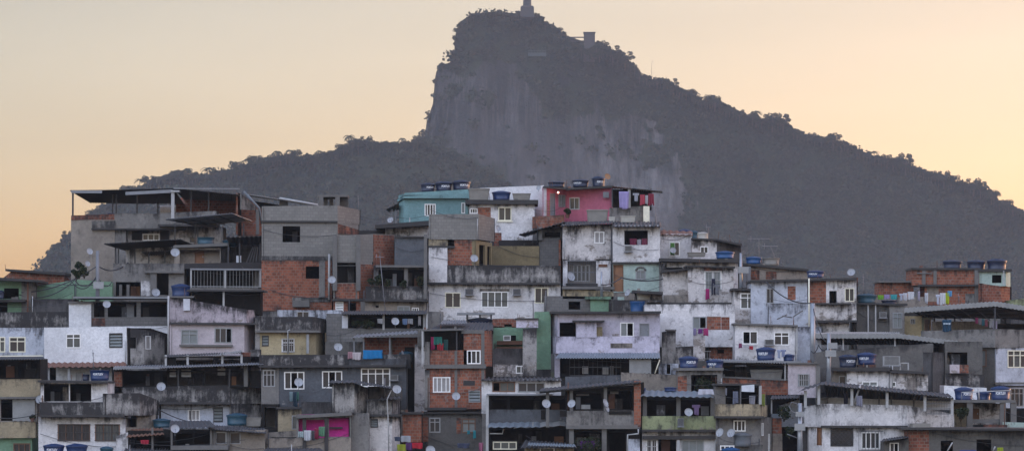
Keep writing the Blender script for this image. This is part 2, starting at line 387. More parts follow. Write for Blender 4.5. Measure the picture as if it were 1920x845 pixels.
# ---------------- the air
hz = bpy.data.objects.new('haze', None)
bm = bmesh.new(); box_bm(bm, (-2200, -600, -150), (2200, 3200, 330))
hm = bpy.data.materials.new('air'); hm.use_nodes = True; hn = hm.node_tree; hn.nodes.clear()
vol = hn.nodes.new('ShaderNodeVolumePrincipled'); ho = hn.nodes.new('ShaderNodeOutputMaterial')
vol.inputs['Color'].default_value = (.58, .69, .84, 1); vol.inputs['Density'].default_value = 0.000082; vol.inputs['Anisotropy'].default_value = .2
hn.links.new(vol.outputs[0], ho.inputs['Volume'])
hz = bm_obj('haze', bm, hm); tag(hz, 'thin bluish evening haze filling the valley', 'haze', kind='stuff')
# ================= materials of the settlement
MATS = {}
def flat(name, col, rough=.7, metal=0.0, spec=None, emit=None):
    if name in MATS: return MATS[name]
    m, nt_, b = mat_new(name, rough); b.inputs['Metallic'].default_value = metal
    g = N(nt_, 'ShaderNodeTexCoord').outputs['Object']
    c = mixc(nt_, ramp(nt_, noisetex(nt_, g, 2.5, 4, .65), .35, .75, 0, .45), col, tuple(x*.45 for x in col))
    nt_.links.new(c, b.inputs['Base Color'])
    if spec is not None: b.inputs['Specular IOR Level'].default_value = spec
    if emit: b.inputs['Emission Color'].default_value = (*col, 1); b.inputs['Emission Strength'].default_value = emit
    MATS[name] = m; return m
def wallmat(name, base, kind='paint', grime=.5, peel=.3, under=(.23, .20, .175)):
    if name in MATS: return MATS[name]
    m, nt_, b = mat_new(name, .95); b.inputs['Specular IOR Level'].default_value = .2
    uv = N(nt_, 'ShaderNodeUVMap', uv_map='UVMap').outputs[0]
    oi = N(nt_, 'ShaderNodeObjectInfo').outputs['Random']
    off = N(nt_, 'ShaderNodeVectorMath', operation='ADD'); nt_.links.new(uv, off.inputs[0])
    cmb = N(nt_, 'ShaderNodeCombineXYZ'); r_ = mathn(nt_, 'MULTIPLY', oi, 97.0); nt_.links.new(r_, cmb.inputs[0]); nt_.links.new(r_, cmb.inputs[1]); nt_.links.new(r_, cmb.inputs[2])
    nt_.links.new(cmb.outputs[0], off.inputs[1]); V = off.outputs[0]
    def mapped(sx, sy):
        mp = N(nt_, 'ShaderNodeMapping'); mp.inputs['Scale'].default_value = (sx, sy, 1); nt_.links.new(V, mp.inputs[0]); return mp.outputs[0]
    big = noisetex(nt_, V, .45, 5, .62); fine = noisetex(nt_, V, 5.5, 4, .7); streak = noisetex(nt_, mapped(2.1, .42), 1.0, 6, .72)
    dt = N(nt_, 'ShaderNodeAttribute', attribute_name='dt').outputs['Fac']; db = N(nt_, 'ShaderNodeAttribute', attribute_name='db').outputs['Fac']
    if kind in ('brick', 'block'):
        bt = N(nt_, 'ShaderNodeTexBrick'); nt_.links.new(uv, bt.inputs['Vector'])
        bt.inputs['Scale'].default_value = 1.0; bt.offset = .5
        if kind == 'brick':
            bt.inputs['Brick Width'].default_value = .34; bt.inputs['Row Height'].default_value = .23; bt.inputs['Mortar Size'].default_value = .026
            bt.inputs['Color1'].default_value = (base[0]*1.15, base[1]*1.1, base[2]*1.05, 1); bt.inputs['Color2'].default_value = (base[0]*.5, base[1]*.46, base[2]*.46, 1)
            bt.inputs['Mortar'].default_value = (.21, .155, .125, 1)
        else:
            bt.inputs['Brick Width'].default_value = .42; bt.inputs['Row Height'].default_value = .24; bt.inputs['Mortar Size'].default_value = .02
            bt.inputs['Color1'].default_value = (*[x*1.08 for x in base], 1); bt.inputs['Color2'].default_value = (*[x*.85 for x in base], 1)
            bt.inputs['Mortar'].default_value = (*[x*.7 for x in base], 1)
        bt.inputs['Mortar Smooth'].default_value = .3; bt.inputs['Bias'].default_value = 0
        c = bt.outputs['Color']
        c = mixc(nt_, ramp(nt_, big, .35, .7, 0, .55), c, tuple(x*.72 for x in base))
        # smears of mortar
        c = mixc(nt_, ramp(nt_, noisetex(nt_, V, 1.3, 5, .7),   .58, .68, 0, .7*(1 if kind == 'brick' else .3)), c, (.22, .2, .19))
    else:
        c = mixc(nt_, ramp(nt_, big, .3, .7), tuple(min(.85, x*1.08) for x in base), tuple(x*.72 for x in base))
        c = mixc(nt_, ramp(nt_, fine, .38, .68, 0, .55), c, tuple(x*.55 for x in base))
        c = mixc(nt_, ramp(nt_, noisetex(nt_, V, 1.1, 5, .7), .42, .62, 0, .15+.45*grime), c, tuple(x*.6 for x in base))
        if peel:
            pn = noisetex(nt_, mapped(.7, 1.1), .9, 6, .72)
            pm = ramp(nt_, mathn(nt_, 'SUBTRACT', pn, ramp(nt_, db, 0, 1.1, -.09, .0)), .74-.2*peel, .77-.2*peel)
            c = mixc(nt_, mathn(nt_, 'MULTIPLY', pm, .85), c, under)
    # mould and rain streaks, mostly running down from the wall heads and up from ledges
    g = .5+grime
    tf = ramp(nt_, dt, 0, .55+.8*grime, 1, 0); bf = ramp(nt_, db, 0, .4+.3*grime, .75, 0)
    k = mathn(nt_, 'ADD', mathn(nt_, 'MULTIPLY', tf, .08+.28*grime), mathn(nt_, 'MULTIPLY', bf, .06+.26*grime))
    k = mathn(nt_, 'ADD', k, mathn(nt_, 'ADD', streak, mathn(nt_, 'MULTIPLY', mathn(nt_, 'SUBTRACT', noisetex(nt_, V, 1.7, 6, .75), .5), .55)))
    k = mathn(nt_, 'ADD', k, mathn(nt_, 'MULTIPLY', mathn(nt_, 'SUBTRACT', big, .5), .5))
    mk = ramp(nt_, k, .76-.22*grime, .95-.16*grime, 0, min(.97, .62+.45*grime))
    c = mixc(nt_, mk, c, (.032, .030, .031))
    sp = ramp(nt_, noisetex(nt_, V, 1.4, 7, .85), .54, .68, 0, .7*grime+.15)
    c = mixc(nt_, sp, c, (.05, .045, .044))
    nt_.links.new(c, b.inputs['Base Color'])
    bp = N(nt_, 'ShaderNodeBump'); bp.inputs['Strength'].default_value = .5; bp.inputs['Distance'].default_value = .05
    nt_.links.new(mathn(nt_, 'ADD', fine, big), bp.inputs['Height']); nt_.links.new(bp.outputs[0], b.inputs['Normal'])
    MATS[name] = m; return m
WM = {
 'white':  lambda: wallmat('white_plaster', (.76, .735, .73), grime=.6, peel=.5),
 'whitec': lambda: wallmat('clean_white_plaster', (.78, .78, .80), grime=.12, peel=.0),
 'whited': lambda: wallmat('dirty_white_plaster', (.68, .64, .62), grime=.75, peel=.85),
 'bluew':  lambda: wallmat('bluish_white_plaster', (.56, .59, .66), grime=.6, peel=.4),
 'lilac':  lambda: wallmat('lilac_plaster', (.58, .545, .64), grime=.45, peel=.4),
 'pinkw':  lambda: wallmat('pinkish_white_plaster', (.58, .51, .53), grime=.3, peel=.3),
 'pinkm':  lambda: wallmat('mouldy_pinkish_plaster', (.48, .42, .45), grime=.8, peel=.4),
 'pink':   lambda: wallmat('pink_paint', (.50, .15, .22), grime=.15, peel=.0),
 'magenta':lambda: wallmat('magenta_paint', (.72, .06, .38), grime=.1, peel=.0),
 'teal':   lambda: wallmat('turquoise_paint', (.20, .34, .345), grime=.1, peel=.0),
 'green':  lambda: wallmat('green_paint', (.22, .36, .24), grime=.3, peel=.1),
 'mint':   lambda: wallmat('mint_plaster', (.45, .56, .50), grime=.3, peel=.25),
 'olive':  lambda: wallmat('mouldy_green_plaster', (.33, .36, .20), grime=.55, peel=.5),
 'cream':  lambda: wallmat('cream_plaster', (.50, .41, .25), grime=.3, peel=.15),
 'creamd': lambda: wallmat('stained_cream_plaster', (.40, .33, .22), grime=.6, peel=.4),
 'ochre':  lambda: wallmat('ochre_plaster', (.28, .225, .13), grime=.3, peel=.2),
 'beige':  lambda: wallmat('beige_render', (.30, .26, .22), grime=.5, peel=.2),
 'grey':   lambda: wallmat('grey_render', (.145, .137, .127), grime=.6, peel=.25, under=(.28, .265, .25)),
 'greyl':  lambda: wallmat('pale_grey_render', (.235, .222, .208), grime=.6, peel=.3),
 'greyb':  lambda: wallmat('blue_grey_render', (.115, .122, .135), grime=.5, peel=.25, under=(.22, .215, .21)),
 'dark':   lambda: wallmat('dark_mouldy_render', (.11, .105, .105), grime=.8, peel=.3, under=(.2, .19, .18)),
 'mould':  lambda: wallmat('mould_stained_render', (.40, .38, .36), grime=1.0, peel=.4),
 'brick':  lambda: wallmat('hollow_clay_brick', (.30, .108, .064), 'brick', grime=.62),
 'brickd': lambda: wallmat('sooty_clay_brick', (.24, .085, .055), 'brick', grime=.5),
 'block':  lambda: wallmat('concrete_block', (.225, .213, .195), 'block', grime=.2),
 'blockd': lambda: wallmat('dark_concrete_block', (.16, .155, .15), 'block', grime=.35),
 'inside': lambda: wallmat('shade_dark_interior', (.016, .014, .013), grime=.3, peel=.0),  # near-black colour stands in for the shade in rooms, terraces and gaps
}
def M(k): return WM[k]() if k in WM else MATS[k]
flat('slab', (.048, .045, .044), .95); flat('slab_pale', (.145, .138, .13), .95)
flat('white_frame', (.85, .84, .82), .35); flat('cream_frame', (.80, .76, .60), .4); flat('black_frame', (.03, .03, .035), .4); flat('wood_frame', (.16, .08, .045), .6)
flat('steel_white', (.38, .38, .38), .4); flat('steel_grey', (.16, .165, .18), .5); flat('steel_dark', (.04, .04, .045), .6); flat('rust', (.13, .06, .035), .9)
flat('sheet_grey', (.22, .23, .25), .45, .3); flat('sheet_dark', (.055, .055, .06), .7); flat('sheet_blue', (.20, .235, .27), .5, .2); flat('sheet_white', (.29, .292, .29), .5); flat('terracotta', (.17, .085, .062), .9)
flat('glass', (.045, .05, .055), .12, 0, .6); flat('frosted', (.20, .22, .22), .3); flat('curtain', (.33, .31, .30), .9); flat('dusty', (.10, .105, .10), .25); flat('boards', (.24, .11, .05), .7); flat('door_grey', (.2, .21, .23), .6); flat('door_white', (.55, .56, .6), .5)
flat('aluminium', (.30, .32, .35), .35, .5)
BR = {}
def frame_of(c): return M({'w': 'white_frame', 'y': 'cream_frame', 'b': 'black_frame', 'n': 'wood_frame', 's': 'aluminium'}[c])
# ================= meshes with wall coordinates
class QM:
    """quads with uv in metres, distance to wall head (dt) and foot (db)"""
    def __init__(s): s.V = []; s.F = []; s.UV = []; s.D = []; s.MI = []
    def quad(s, pts, uvs, ds, mi=0):
        b = len(s.V); s.V += pts; s.F.append(tuple(range(b, b+len(pts)))); s.UV += uvs; s.D += ds; s.MI.append(mi)
    def build(s, name, mats, parent, origin):
        me = bpy.data.meshes.new(name); me.from_pydata([v-origin for v in s.V], [], s.F)
        uvl = me.uv_layers.new(name='UVMap'); li = np.zeros(len(me.loops), dtype=np.int32); me.loops.foreach_get('vertex_index', li)
        uvl.data.foreach_set('uv', np.array(s.UV, dtype=np.float32)[li].ravel())
        for nm, k in (('dt', 0), ('db', 1)):
            a = me.attributes.new(nm, 'FLOAT', 'POINT'); a.data.foreach_set('value', np.array([d[k] for d in s.D], dtype=np.float32))
        for mm in mats: me.materials.append(mm)
        me.polygons.foreach_set('material_index', s.MI); me.update()
        return newobj(name, me, parent)
def boxes_obj(name, boxes, mat, parent, origin):
    """boxes: list of 8-corner lists or (min,max) tuples in world metres -> one mesh"""
    V = []; Fc = []
    for b in boxes:
        if len(b) == 2:
            (x0, y0, z0), (x1, y1, z1) = b
            b = [(x0, y0, z0), (x1, y0, z0), (x1, y1, z0), (x0, y1, z0), (x0, y0, z1), (x1, y0, z1), (x1, y1, z1), (x0, y1, z1)]
        k = len(V); V += [Vector(v)-origin for v in b]
        Fc += [(k, k+3, k+2, k+1), (k+4, k+5, k+6, k+7), (k, k+1, k+5, k+4), (k+1, k+2, k+6, k+5), (k+2, k+3, k+7, k+6), (k+3, k, k+4, k+7)]
    me = bpy.data.meshes.new(name); me.from_pydata(V, [], Fc); me.materials.append(mat)
    uvl = me.uv_layers.new(name='UVMap'); li = np.zeros(len(me.loops), dtype=np.int32); me.loops.foreach_get('vertex_index', li)
    co = np.array([tuple(v) for v in V], dtype=np.float32)[li]; uvl.data.foreach_set('uv', np.stack([co[:, 0]+co[:, 1]*.9, co[:, 2]], 1).ravel())
    return newobj(name, me, parent)
class Seg:
    def __init__(s, A, B):
        s.A, s.B = A, B; s.d = Vector((B.x-A.x, B.y-A.y, 0)); s.L = s.d.length; s.d.normalize(); s.n = Vector((s.d.y, -s.d.x, 0))   # n faces the camera
    def hit(s, px):
        kx = (px-CX)/F       # x = kx*y on the ray ; A + d*t
        den = s.d.x - kx*s.d.y
        t = (kx*s.A.y - s.A.x)/den if abs(den) > 1e-6 else 0
        return min(max(t, 0), s.L)
    def z(s, px, py):
        t = s.hit(px); return (HZ-py)/F*(s.A.y+s.d.y*t)
    def pt(s, t, z, out=0): return Vector((s.A.x+s.d.x*t+s.n.x*out, s.A.y+s.d.y*t+s.n.y*out, z))
    def box(s, t0, t1, z0, z1, o0, o1):
        return [s.pt(t0, z0, o1), s.pt(t1, z0, o1), s.pt(t1, z0, o0), s.pt(t0, z0, o0), s.pt(t0, z1, o1), s.pt(t1, z1, o1), s.pt(t1, z1, o0), s.pt(t0, z1, o0)]
WT = .16
FOUND = []
frnd2 = random.Random(3)
class House:
    def __init__(s, label, px, py, Y, cat='house', name='house', group=None):
        s.Y = Y; s.root = newobj(name, None); s.O = P(px, py, Y); s.root.location = s.O; s.root.rotation_euler = (0, random.Random(label).uniform(-.007, .007), 0); tag(s.root, label, cat, group)
    def P(s, px, py, dY=0):
        """x for the real depth, height fixed by the house's own front plane"""
        return Vector(((px-CX)/F*(s.Y+dY), s.Y+dY, (HZ-py)/F*s.Y))
    def part(s, o, label=None):
        if label: o['label'] = label
        return o
    def wall(s, pts, top, bot, mat, holes=(), d=5.5, cap=.25, name='wall', label=None, dY=0, mat2=None, closed=True, inside='inside', t=WT):
        if len(pts) == 2 and isinstance(pts[0], tuple) and not isinstance(pts[1], tuple): pts = [pts[0], (pts[1], pts[0][1])]
        pts = [(p, 0) if not isinstance(p, tuple) else p for p in pts]
        W = [s.P(p, top if not isinstance(top, (list, tuple)) else top[i], dY+e) for i, (p, e) in enumerate(pts)]
        zt = [((HZ-(top[i] if isinstance(top, (list, tuple)) else top))/F*(s.Y+dY)) for i in range(len(pts))]
        zb = (HZ-bot)/F*(s.Y+dY)
        q = QM(); segs = []
        poly = [Vector((w.x, w.y, 0)) for w in W]
        for i in range(len(poly)-1):
            A, B = poly[i], poly[i+1]; sg = Seg(A, B); segs.append((sg, pts[i][0], pts[i+1][0]))
            hs = []
            for h in holes:
                cx = (h[0]+h[2])/2
                if pts[i][0] <= cx < pts[i+1][0]:
                    t0, t1 = sg.hit(h[0]), sg.hit(h[2]); t0 = max(t0, .03); t1 = min(t1, sg.L-.03)
                    z1, z0 = sg.z(cx, h[1]), sg.z(cx, h[3])
                    z1 = min(z1, min(zt[i], zt[i+1])-.03); z0 = max(z0, zb+.03)
                    if t1-t0 > .1 and z1-z0 > .1: hs.append((t0, t1, z0, z1, h))
            xs = sorted({0, sg.L, *[a for h in hs for a in h[:2]]}); zs = sorted({zb, *[a for h in hs for a in h[2:4]]})
            xs = [x for k, x in enumerate(xs) if k == 0 or x-xs[k-1] > 1e-4]
            def ztop(x): return zt[i]+(zt[i+1]-zt[i])*x/sg.L
            rows = zs+[None]
            for a, b in zip(xs, xs[1:]):
                for r in range(len(zs)):
                    za = zs[r]; zn = rows[r+1]
                    mx = (a+b)/2; mz = (za+(zn if zn is not None else ztop(mx)))/2
                    if any(h[0] < mx < h[1] and h[2] < mz < h[3] for h in hs): continue
                    c = [(a, za), (b, za), (b, zn if zn is not None else ztop(b)), (a, zn if zn is not None else ztop(a))]
                    uo = A.x
                    q.quad([sg.pt(x, z) for x, z in c], [(uo+x, z) for x, z in c], [(ztop(x)-z, z-zb) for x, z in c], 0)
                    c2 = c[::-1]
                    q.quad([sg.pt(x, z, -t) for x, z in c2], [(uo+x, z) for x, z in c2], [(ztop(x)-z, z-zb) for x, z in c2], 1)
            for (t0, t1, z0, z1, h) in hs:
                for (a, b) in (((t0, z0), (t1, z0)), ((t1, z0), (t1, z1)), ((t1, z1), (t0, z1)), ((t0, z1), (t0, z0))):
                    q.quad([sg.pt(*a), sg.pt(*b), sg.pt(*b, -t), sg.pt(*a, -t)], [(a[0], a[1]), (b[0], b[1]), (b[0]+t, b[1]), (a[0]+t, a[1])], [(2, 2)]*4, 0)
            q.quad([sg.pt(0, zt[i]), sg.pt(sg.L, zt[i+1]), sg.pt(sg.L, zt[i+1], -t), sg.pt(0, zt[i], -t)], [(0, 0), (sg.L, 0), (sg.L, t), (0, t)], [(0, 2)]*4, 0)
            q.quad([sg.pt(0, zb), sg.pt(0, zt[i]), sg.pt(0, zt[i], -t), sg.pt(0, zb, -t)], [(0, 0), (0, 2), (t, 2), (t, 0)], [(1, 1)]*4, 0)
            q.quad([sg.pt(sg.L, zb), sg.pt(sg.L, zb, -t), sg.pt(sg.L, zt[i+1], -t), sg.pt(sg.L, zt[i+1])], [(0, 0), (t, 0), (t, 2), (0, 2)], [(1, 1)]*4, 0)
            s._pending = getattr(s, '_pending', []) + [(sg, h) for h in hs]
        if closed:
            n0 = segs[0][0].n
            if len(poly) == 2: back = [poly[1]-n0*d, poly[0]-n0*d]
            elif len(poly) == 3: back = [poly[0]+(poly[2]-poly[1])] if (poly[2]-poly[1]).length > (poly[1]-poly[0]).length*.4 and (poly[2].y > poly[1].y+1) and pts[0][1] <= pts[1][1]+1e-6 else [poly[2]+Vector((0, d, 0)), poly[0]+Vector((0, max(.5, d-(poly[0].y-poly[2].y)), 0))]
            else: back = [poly[-1]+Vector((0, d, 0)), poly[0]+Vector((0, d, 0))]
            ring = poly + back; zr = zt + [zt[-1]]*(len(back)-1) + [zt[0]]
            for i in range(len(poly)-1, len(ring)):
                A, B = ring[i], ring[(i+1) % len(ring)]; za, zb2 = zr[i], zr[(i+1) % len(ring)]
                L = (B-A).length
                if L < .05: continue
                nn = Vector(((B-A).y, -(B-A).x, 0)).normalized()
                Ai, Bi = A-nn*t, B-nn*t
                def V3(p, z): return Vector((p.x, p.y, z))
                q.quad([V3(A, zb), V3(B, zb), V3(B, zb2), V3(A, za)], [(A.y, zb), (A.y+L, zb), (A.y+L, zb2), (A.y, za)], [(za-zb, 0), (zb2-zb, 0), (0, zb2-zb), (0, za-zb)], 0)
                q.quad([V3(Bi, zb), V3(Ai, zb), V3(Ai, za), V3(Bi, zb2)], [(A.y+L, zb), (A.y, zb), (A.y, za), (A.y+L, zb2)], [(2, 2)]*4, 1)
                q.quad([V3(A, za), V3(B, zb2), V3(Bi, zb2), V3(Ai, za)], [(0, 0), (L, 0), (L, t), (0, t)], [(0, 2)]*4, 0)
            if s.root['category'] == 'house' and d >= 2 and name not in ('parapet',): FOUND.append((s, [p.copy() for p in ring], zb))
            def z_at(k): return zr[k]-cap
            if cap is not None:
                q.quad([Vector((p.x, p.y, z_at(k))) for k, p in enumerate(ring)], [(p.x, p.y) for p in ring], [(2, 2)]*len(ring), 1)
            q.quad([Vector((p.x, p.y, zb+.04)) for p in ring], [(p.x, p.y) for p in ring], [(2, 2)]*len(ring), 1)
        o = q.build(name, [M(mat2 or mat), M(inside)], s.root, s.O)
        if label: o['label'] = label
        for sg, h in s._pending: s.fill(sg, h)
        s._pending = []
        return o
    def fill(s, sg, h):
        t0, t1, z0, z1, spec = h; k = spec[4]
        if k == 'o':
            if t1-t0 > 1.3 and z1-z0 > .8 and 'magenta' not in s.root['label']:
                for _ in range(frnd2.randint(1, 3)):
                    a = frnd2.uniform(t0, t1-.5); wv = frnd2.uniform(.15, .8); dd = frnd2.uniform(.7, 2.2)
                    boxes_obj(frnd2.choice(('partition', 'inner_post', 'inner_door')), [sg.box(a, min(a+wv, t1-.05), z0-.4, z0+(z1-z0)*frnd2.uniform(.45, 1.05), -dd-.1, -dd)], M(frnd2.choice(('beige', 'boards', 'greyl', 'dark', 'door_grey', 'rust', 'bluew'))), s.root, s.O)
            return
        if k[0] == 'i':     # infill of other masonry, set back a little
            q = QM(); c = [(t0, z0), (t1, z0), (t1, z1), (t0, z1)]
            q.quad([sg.pt(x, z, -.03) for x, z in c], [(sg.A.x+x, z) for x, z in c], [(2, 2)]*4)
            q.quad([sg.pt(x, z, -.13) for x, z in c[::-1]], [(sg.A.x+x, z) for x, z in c[::-1]], [(2, 2)]*4)
            q.build('infill', [M(k[1:])], s.root, s.O); return
        if k[0] == 'd':     # door
            m = M({'b': 'boards', 'g': 'door_grey', 'w': 'door_white', 'k': 'black_frame'}[k[1]])
            o = boxes_obj('door', [sg.box(t0, t1, z0, z1, -.12, -.07)], m, s.root, s.O)
            w = .05
            boxes_obj('door_frame', [sg.box(t0, t0+w, z0, z1, -.069, .02), sg.box(t1-w, t1, z0, z1, -.069, .02), sg.box(t0+w, t1-w, z1-w, z1, -.069, .02)], M('wood_frame' if k[1] == 'b' else 'aluminium'), o, Vector((0, 0, 0)) + s.O)
            boxes_obj('handle', [sg.box(t1-.14, t1-.09, z0+(z1-z0)*.45, z0+(z1-z0)*.45+.14, -.069, -.03)], M('aluminium'), o, s.O)
            return
        # windows: colour letter, panels, options
        fc = frame_of(k[0]); n = int(k[1]); opt = k[2:]
        if 'l' in opt:      # louvre blades
            o = boxes_obj('window', [sg.box(t0, t0+.05, z0, z1, -.1, .03), sg.box(t1-.05, t1, z0, z1, -.1, .03), sg.box(t0, t1, z0-.03, z0+.05, -.1, .031), sg.box(t0, t1, z1-.05, z1+.03, -.1, .031)], fc, s.root, s.O)
            nb = max(3, int((z1-z0)/.22)); bl = []
            for j in range(nb):
                zc = z0+.05+(z1-z0-.1)*(j+.5)/nb
                b = sg.box(t0+.05, t1-.05, zc-.015, zc+.015, -.1, 0); hgt = (z1-z0)/nb*.3
                for q_ in (0, 1, 4, 5): b[q_] = b[q_]-Vector((0, 0, hgt))
                for q_ in (2, 3, 6, 7): b[q_] = b[q_]+Vector((0, 0, hgt))
                bl.append(b)
            boxes_obj('louvre', bl, M('frosted' if k[0] != 'w' else 'white_frame'), o, s.O); return
        fw = .085 if t1-t0 > .8 else .06
        bx = [sg.box(t0, t0+fw, z0, z1, -.1, .03), sg.box(t1-fw, t1, z0, z1, -.1, .03), sg.box(t0, t1, z0, z0+fw, -.1, .031), sg.box(t0, t1, z1-fw, z1, -.1, .031)]
        zt = z1
        if 't' in opt:
            zt = z1-(z1-z0)*.3; bx.append(sg.box(t0, t1, zt-fw*.4, zt+fw*.4, -.09, .028))
        xs = [t0+(t1-t0)*j/n for j in range(n+1)]
        for x in xs[1:-1]: bx.append(sg.box(x-fw*.42, x+fw*.42, z0, z1, -.09, .026))
        if 's' in opt:   # sill
            bx.append(sg.box(t0-.1, t1+.1, z0-.09, z0-.002, -.05, .1))
        o = boxes_obj('window', bx, fc, s.root, s.O)
        op = [int(c) for c in opt if c.isdigit()]
        pb = []; cb_ = []
        for j in range(n):
            if j in op: continue
            pb.append(sg.box(xs[j]+.01, xs[j+1]-.01, z0+.02, z1-.02, -.075, -.05))
            if 'c' in opt and random.random() < .6: cb_.append(sg.box(xs[j]+.03, xs[j+1]-.03, z0+.05, z1-.05, -.25, -.22))
        rv = frnd2.random()
        if pb: boxes_obj('pane', pb, M('frosted' if 'f' in opt else 'curtain' if 'u' in opt else 'glass' if rv < .6 else 'frosted' if rv < .8 else 'dusty'), o, s.O)
        if 'g' in opt:
            gb = []; x = t0+.1
            while x < t1-.05: gb.append(sg.box(x, x+.035, z0, z1, .045, .075)); x += .22 if t1-t0 > 1.2 else .16
            for zz_ in (z0+.02, (z0+z1)/2, z1-.06): gb.append(sg.box(t0-.03, t1+.03, zz_, zz_+.04, .076, .1))
            boxes_obj('grille', gb, M('steel_dark' if k[0] in 'bn' else 'steel_white'), o, s.O)
        if 'x' in opt:   # diagonal lattice
            gb = []; st_ = .3; x = t0-(z1-z0)
            me_p = []
            while x < t1:
                for sgn in (0, 1):
                    a0 = (x, z0 if sgn == 0 else z1); a1 = (x+(z1-z0), z1 if sgn == 0 else z0)
                    ta, tb = max(a0[0], t0), min(a1[0], t1)
                    if tb-ta < .05: continue
                    sl_ = 1 if sgn == 0 else -1
                    za = a0[1]+sl_*(ta-a0[0]); zb_ = a0[1]+sl_*(tb-a0[0])
                    me_p.append([(sg.pt(ta, za, .05)-s.O, .015), (sg.pt(tb, zb_, .05)-s.O, .015)])
                x += st_
            newobj('lattice', tube_mesh(me_p, M('steel_dark'), 'lattice', 4), o)
    def slab(s, x0, x1, y0, y1, f=-.25, b=5.6, mat='slab', name='roof_slab', dy=0, rise=0, label=None):
        """y0/y1 = picture rows of top and underside at the front edge, optionally (left,right)"""
        ya = y0 if isinstance(y0, tuple) else (y0, y0); yb = y1 if isinstance(y1, tuple) else (y1, y1)
        if mat in ('slab', 'slab_pale') and name == 'roof_slab' and x1-x0 > 25:
            for _ in range(frnd2.randint(0, 3)):
                q_ = frnd2.random(); xx = x0+(x1-x0)*q_; yy = ya[0]+(ya[1]-ya[0])*q_; hh = frnd2.uniform(2, 5); ww = frnd2.uniform(2, 7)
                if frnd2.random() < .5: s.tube([(xx, yy, f+.3), (xx+frnd2.uniform(-2, 2), yy-hh*3, f+.35)], .02, 'rust', 'rebar')
                else: s.bar([(xx, yy-hh, xx+ww, yy, f+.4, f+.9)], frnd2.choice(('slab_pale', 'terracotta', 'tank_cement')), 'loose_block')
        a0, a1 = s.P(x0, ya[0], f), s.P(x1, ya[1], f); c0, c1 = s.P(x0, yb[0], f), s.P(x1, yb[1], f)
        D = Vector((0, b-f, rise))
        o = boxes_obj(name, [[c0, c1, c1+D, c0+D, a0, a1, a1+D, a0+D]], M(mat), s.root, s.O)
        if label: o['label'] = label
        return o
    def bar(s, specs, mat, name='beam', label=None):
        """specs: (x0,y0,x1,y1,f,b) boxes seen at picture rectangle, from depth f to b"""
        bs = []
        for (x0, y0, x1, y1, f, b) in specs:
            a = s.P(x0, y1, f); c = s.P(x1, y0, f); bs.append(((a.x, s.Y+f, a.z), (c.x, s.Y+b, c.z)))
        o = boxes_obj(name, bs, M(mat), s.root, s.O)
        if label: o['label'] = label
        return o
    def sheet(s, fl, fr, bl, br, f, b, mat='sheet_grey', name='roof_sheet', fascia=0, wave=.2, parent=None, amp=.035, label=None):
        """corrugated sheet through four picture points: front-left/right at depth f, back-left/right at depth b"""
        def W(p, dY): return P(p[0], p[1], s.Y+dY)
        A, B, C, D = W(fl, f), W(fr, f), W(br, b), W(bl, b)
        L = (B-A).length; n = max(4, min(400, int(L/wave)*2)); V = []; Fc = []
        for i in range(n+1):
            t_ = i/n; w_ = Vector((0, 0, amp if i % 2 else -amp))
            p0 = A.lerp(B, t_)+w_; p1 = D.lerp(C, t_)+w_
            th = Vector((0, 0, -.03))
            V += [p0-s.O, p1-s.O, p1+th-s.O, p0+th-s.O]
        for i in range(n):
            k = i*4
            for a_, b_ in ((0, 1), (1, 2), (2, 3), (3, 0)): Fc.append((k+a_, k+4+a_, k+4+b_, k+b_))
        Fc += [(0, 1, 2, 3), (n*4+3, n*4+2, n*4+1, n*4)]
        me = bpy.data.meshes.new(name); me.from_pydata(V, [], Fc); me.materials.append(M(mat))
        o = newobj(name, me, parent or s.root)
        if label: o['label'] = label
        return o
    def posts(s, xs, y0, y1, dY=0, w=.1, mat='steel_white', name='post'):
        for i, x in enumerate(xs):
            a = s.P(x, y0[i] if isinstance(y0, list) else y0, dY); c = s.P(x, y1[i] if isinstance(y1, list) else y1, dY)
            boxes_obj(name, [((a.x-w/2, a.y-w/2, c.z), (a.x+w/2, a.y+w/2, a.z))], M(mat), s.root, s.O)
    def bars(s, x0, x1, y0, y1, dY=-.05, step=.22, mat='steel_white', rails=(0, 1), name='railing', w=.03):
        a, c = s.P(x0, y0, dY), s.P(x1, y1, dY); bx = []; x = a.x
        while x <= c.x: bx.append(((x, a.y, c.z), (x+w, a.y+w, a.z))); x += step
        for r in rails: z = c.z+(a.z-c.z)*r; bx.append(((a.x, a.y-w, z-.03), (c.x, a.y-.001, z+.03)))
        return boxes_obj(name, bx, M(mat), s.root, s.O)
    def tube(s, pts, r=.04, mat='steel_white', name='pipe', label=None):
        """pts: (px,py,dY)"""
        o = newobj(name, tube_mesh([[(s.P(*p)-s.O, r) for p in pts]], M(mat), name, 6), s.root)
        if label: o['label'] = label
        return o
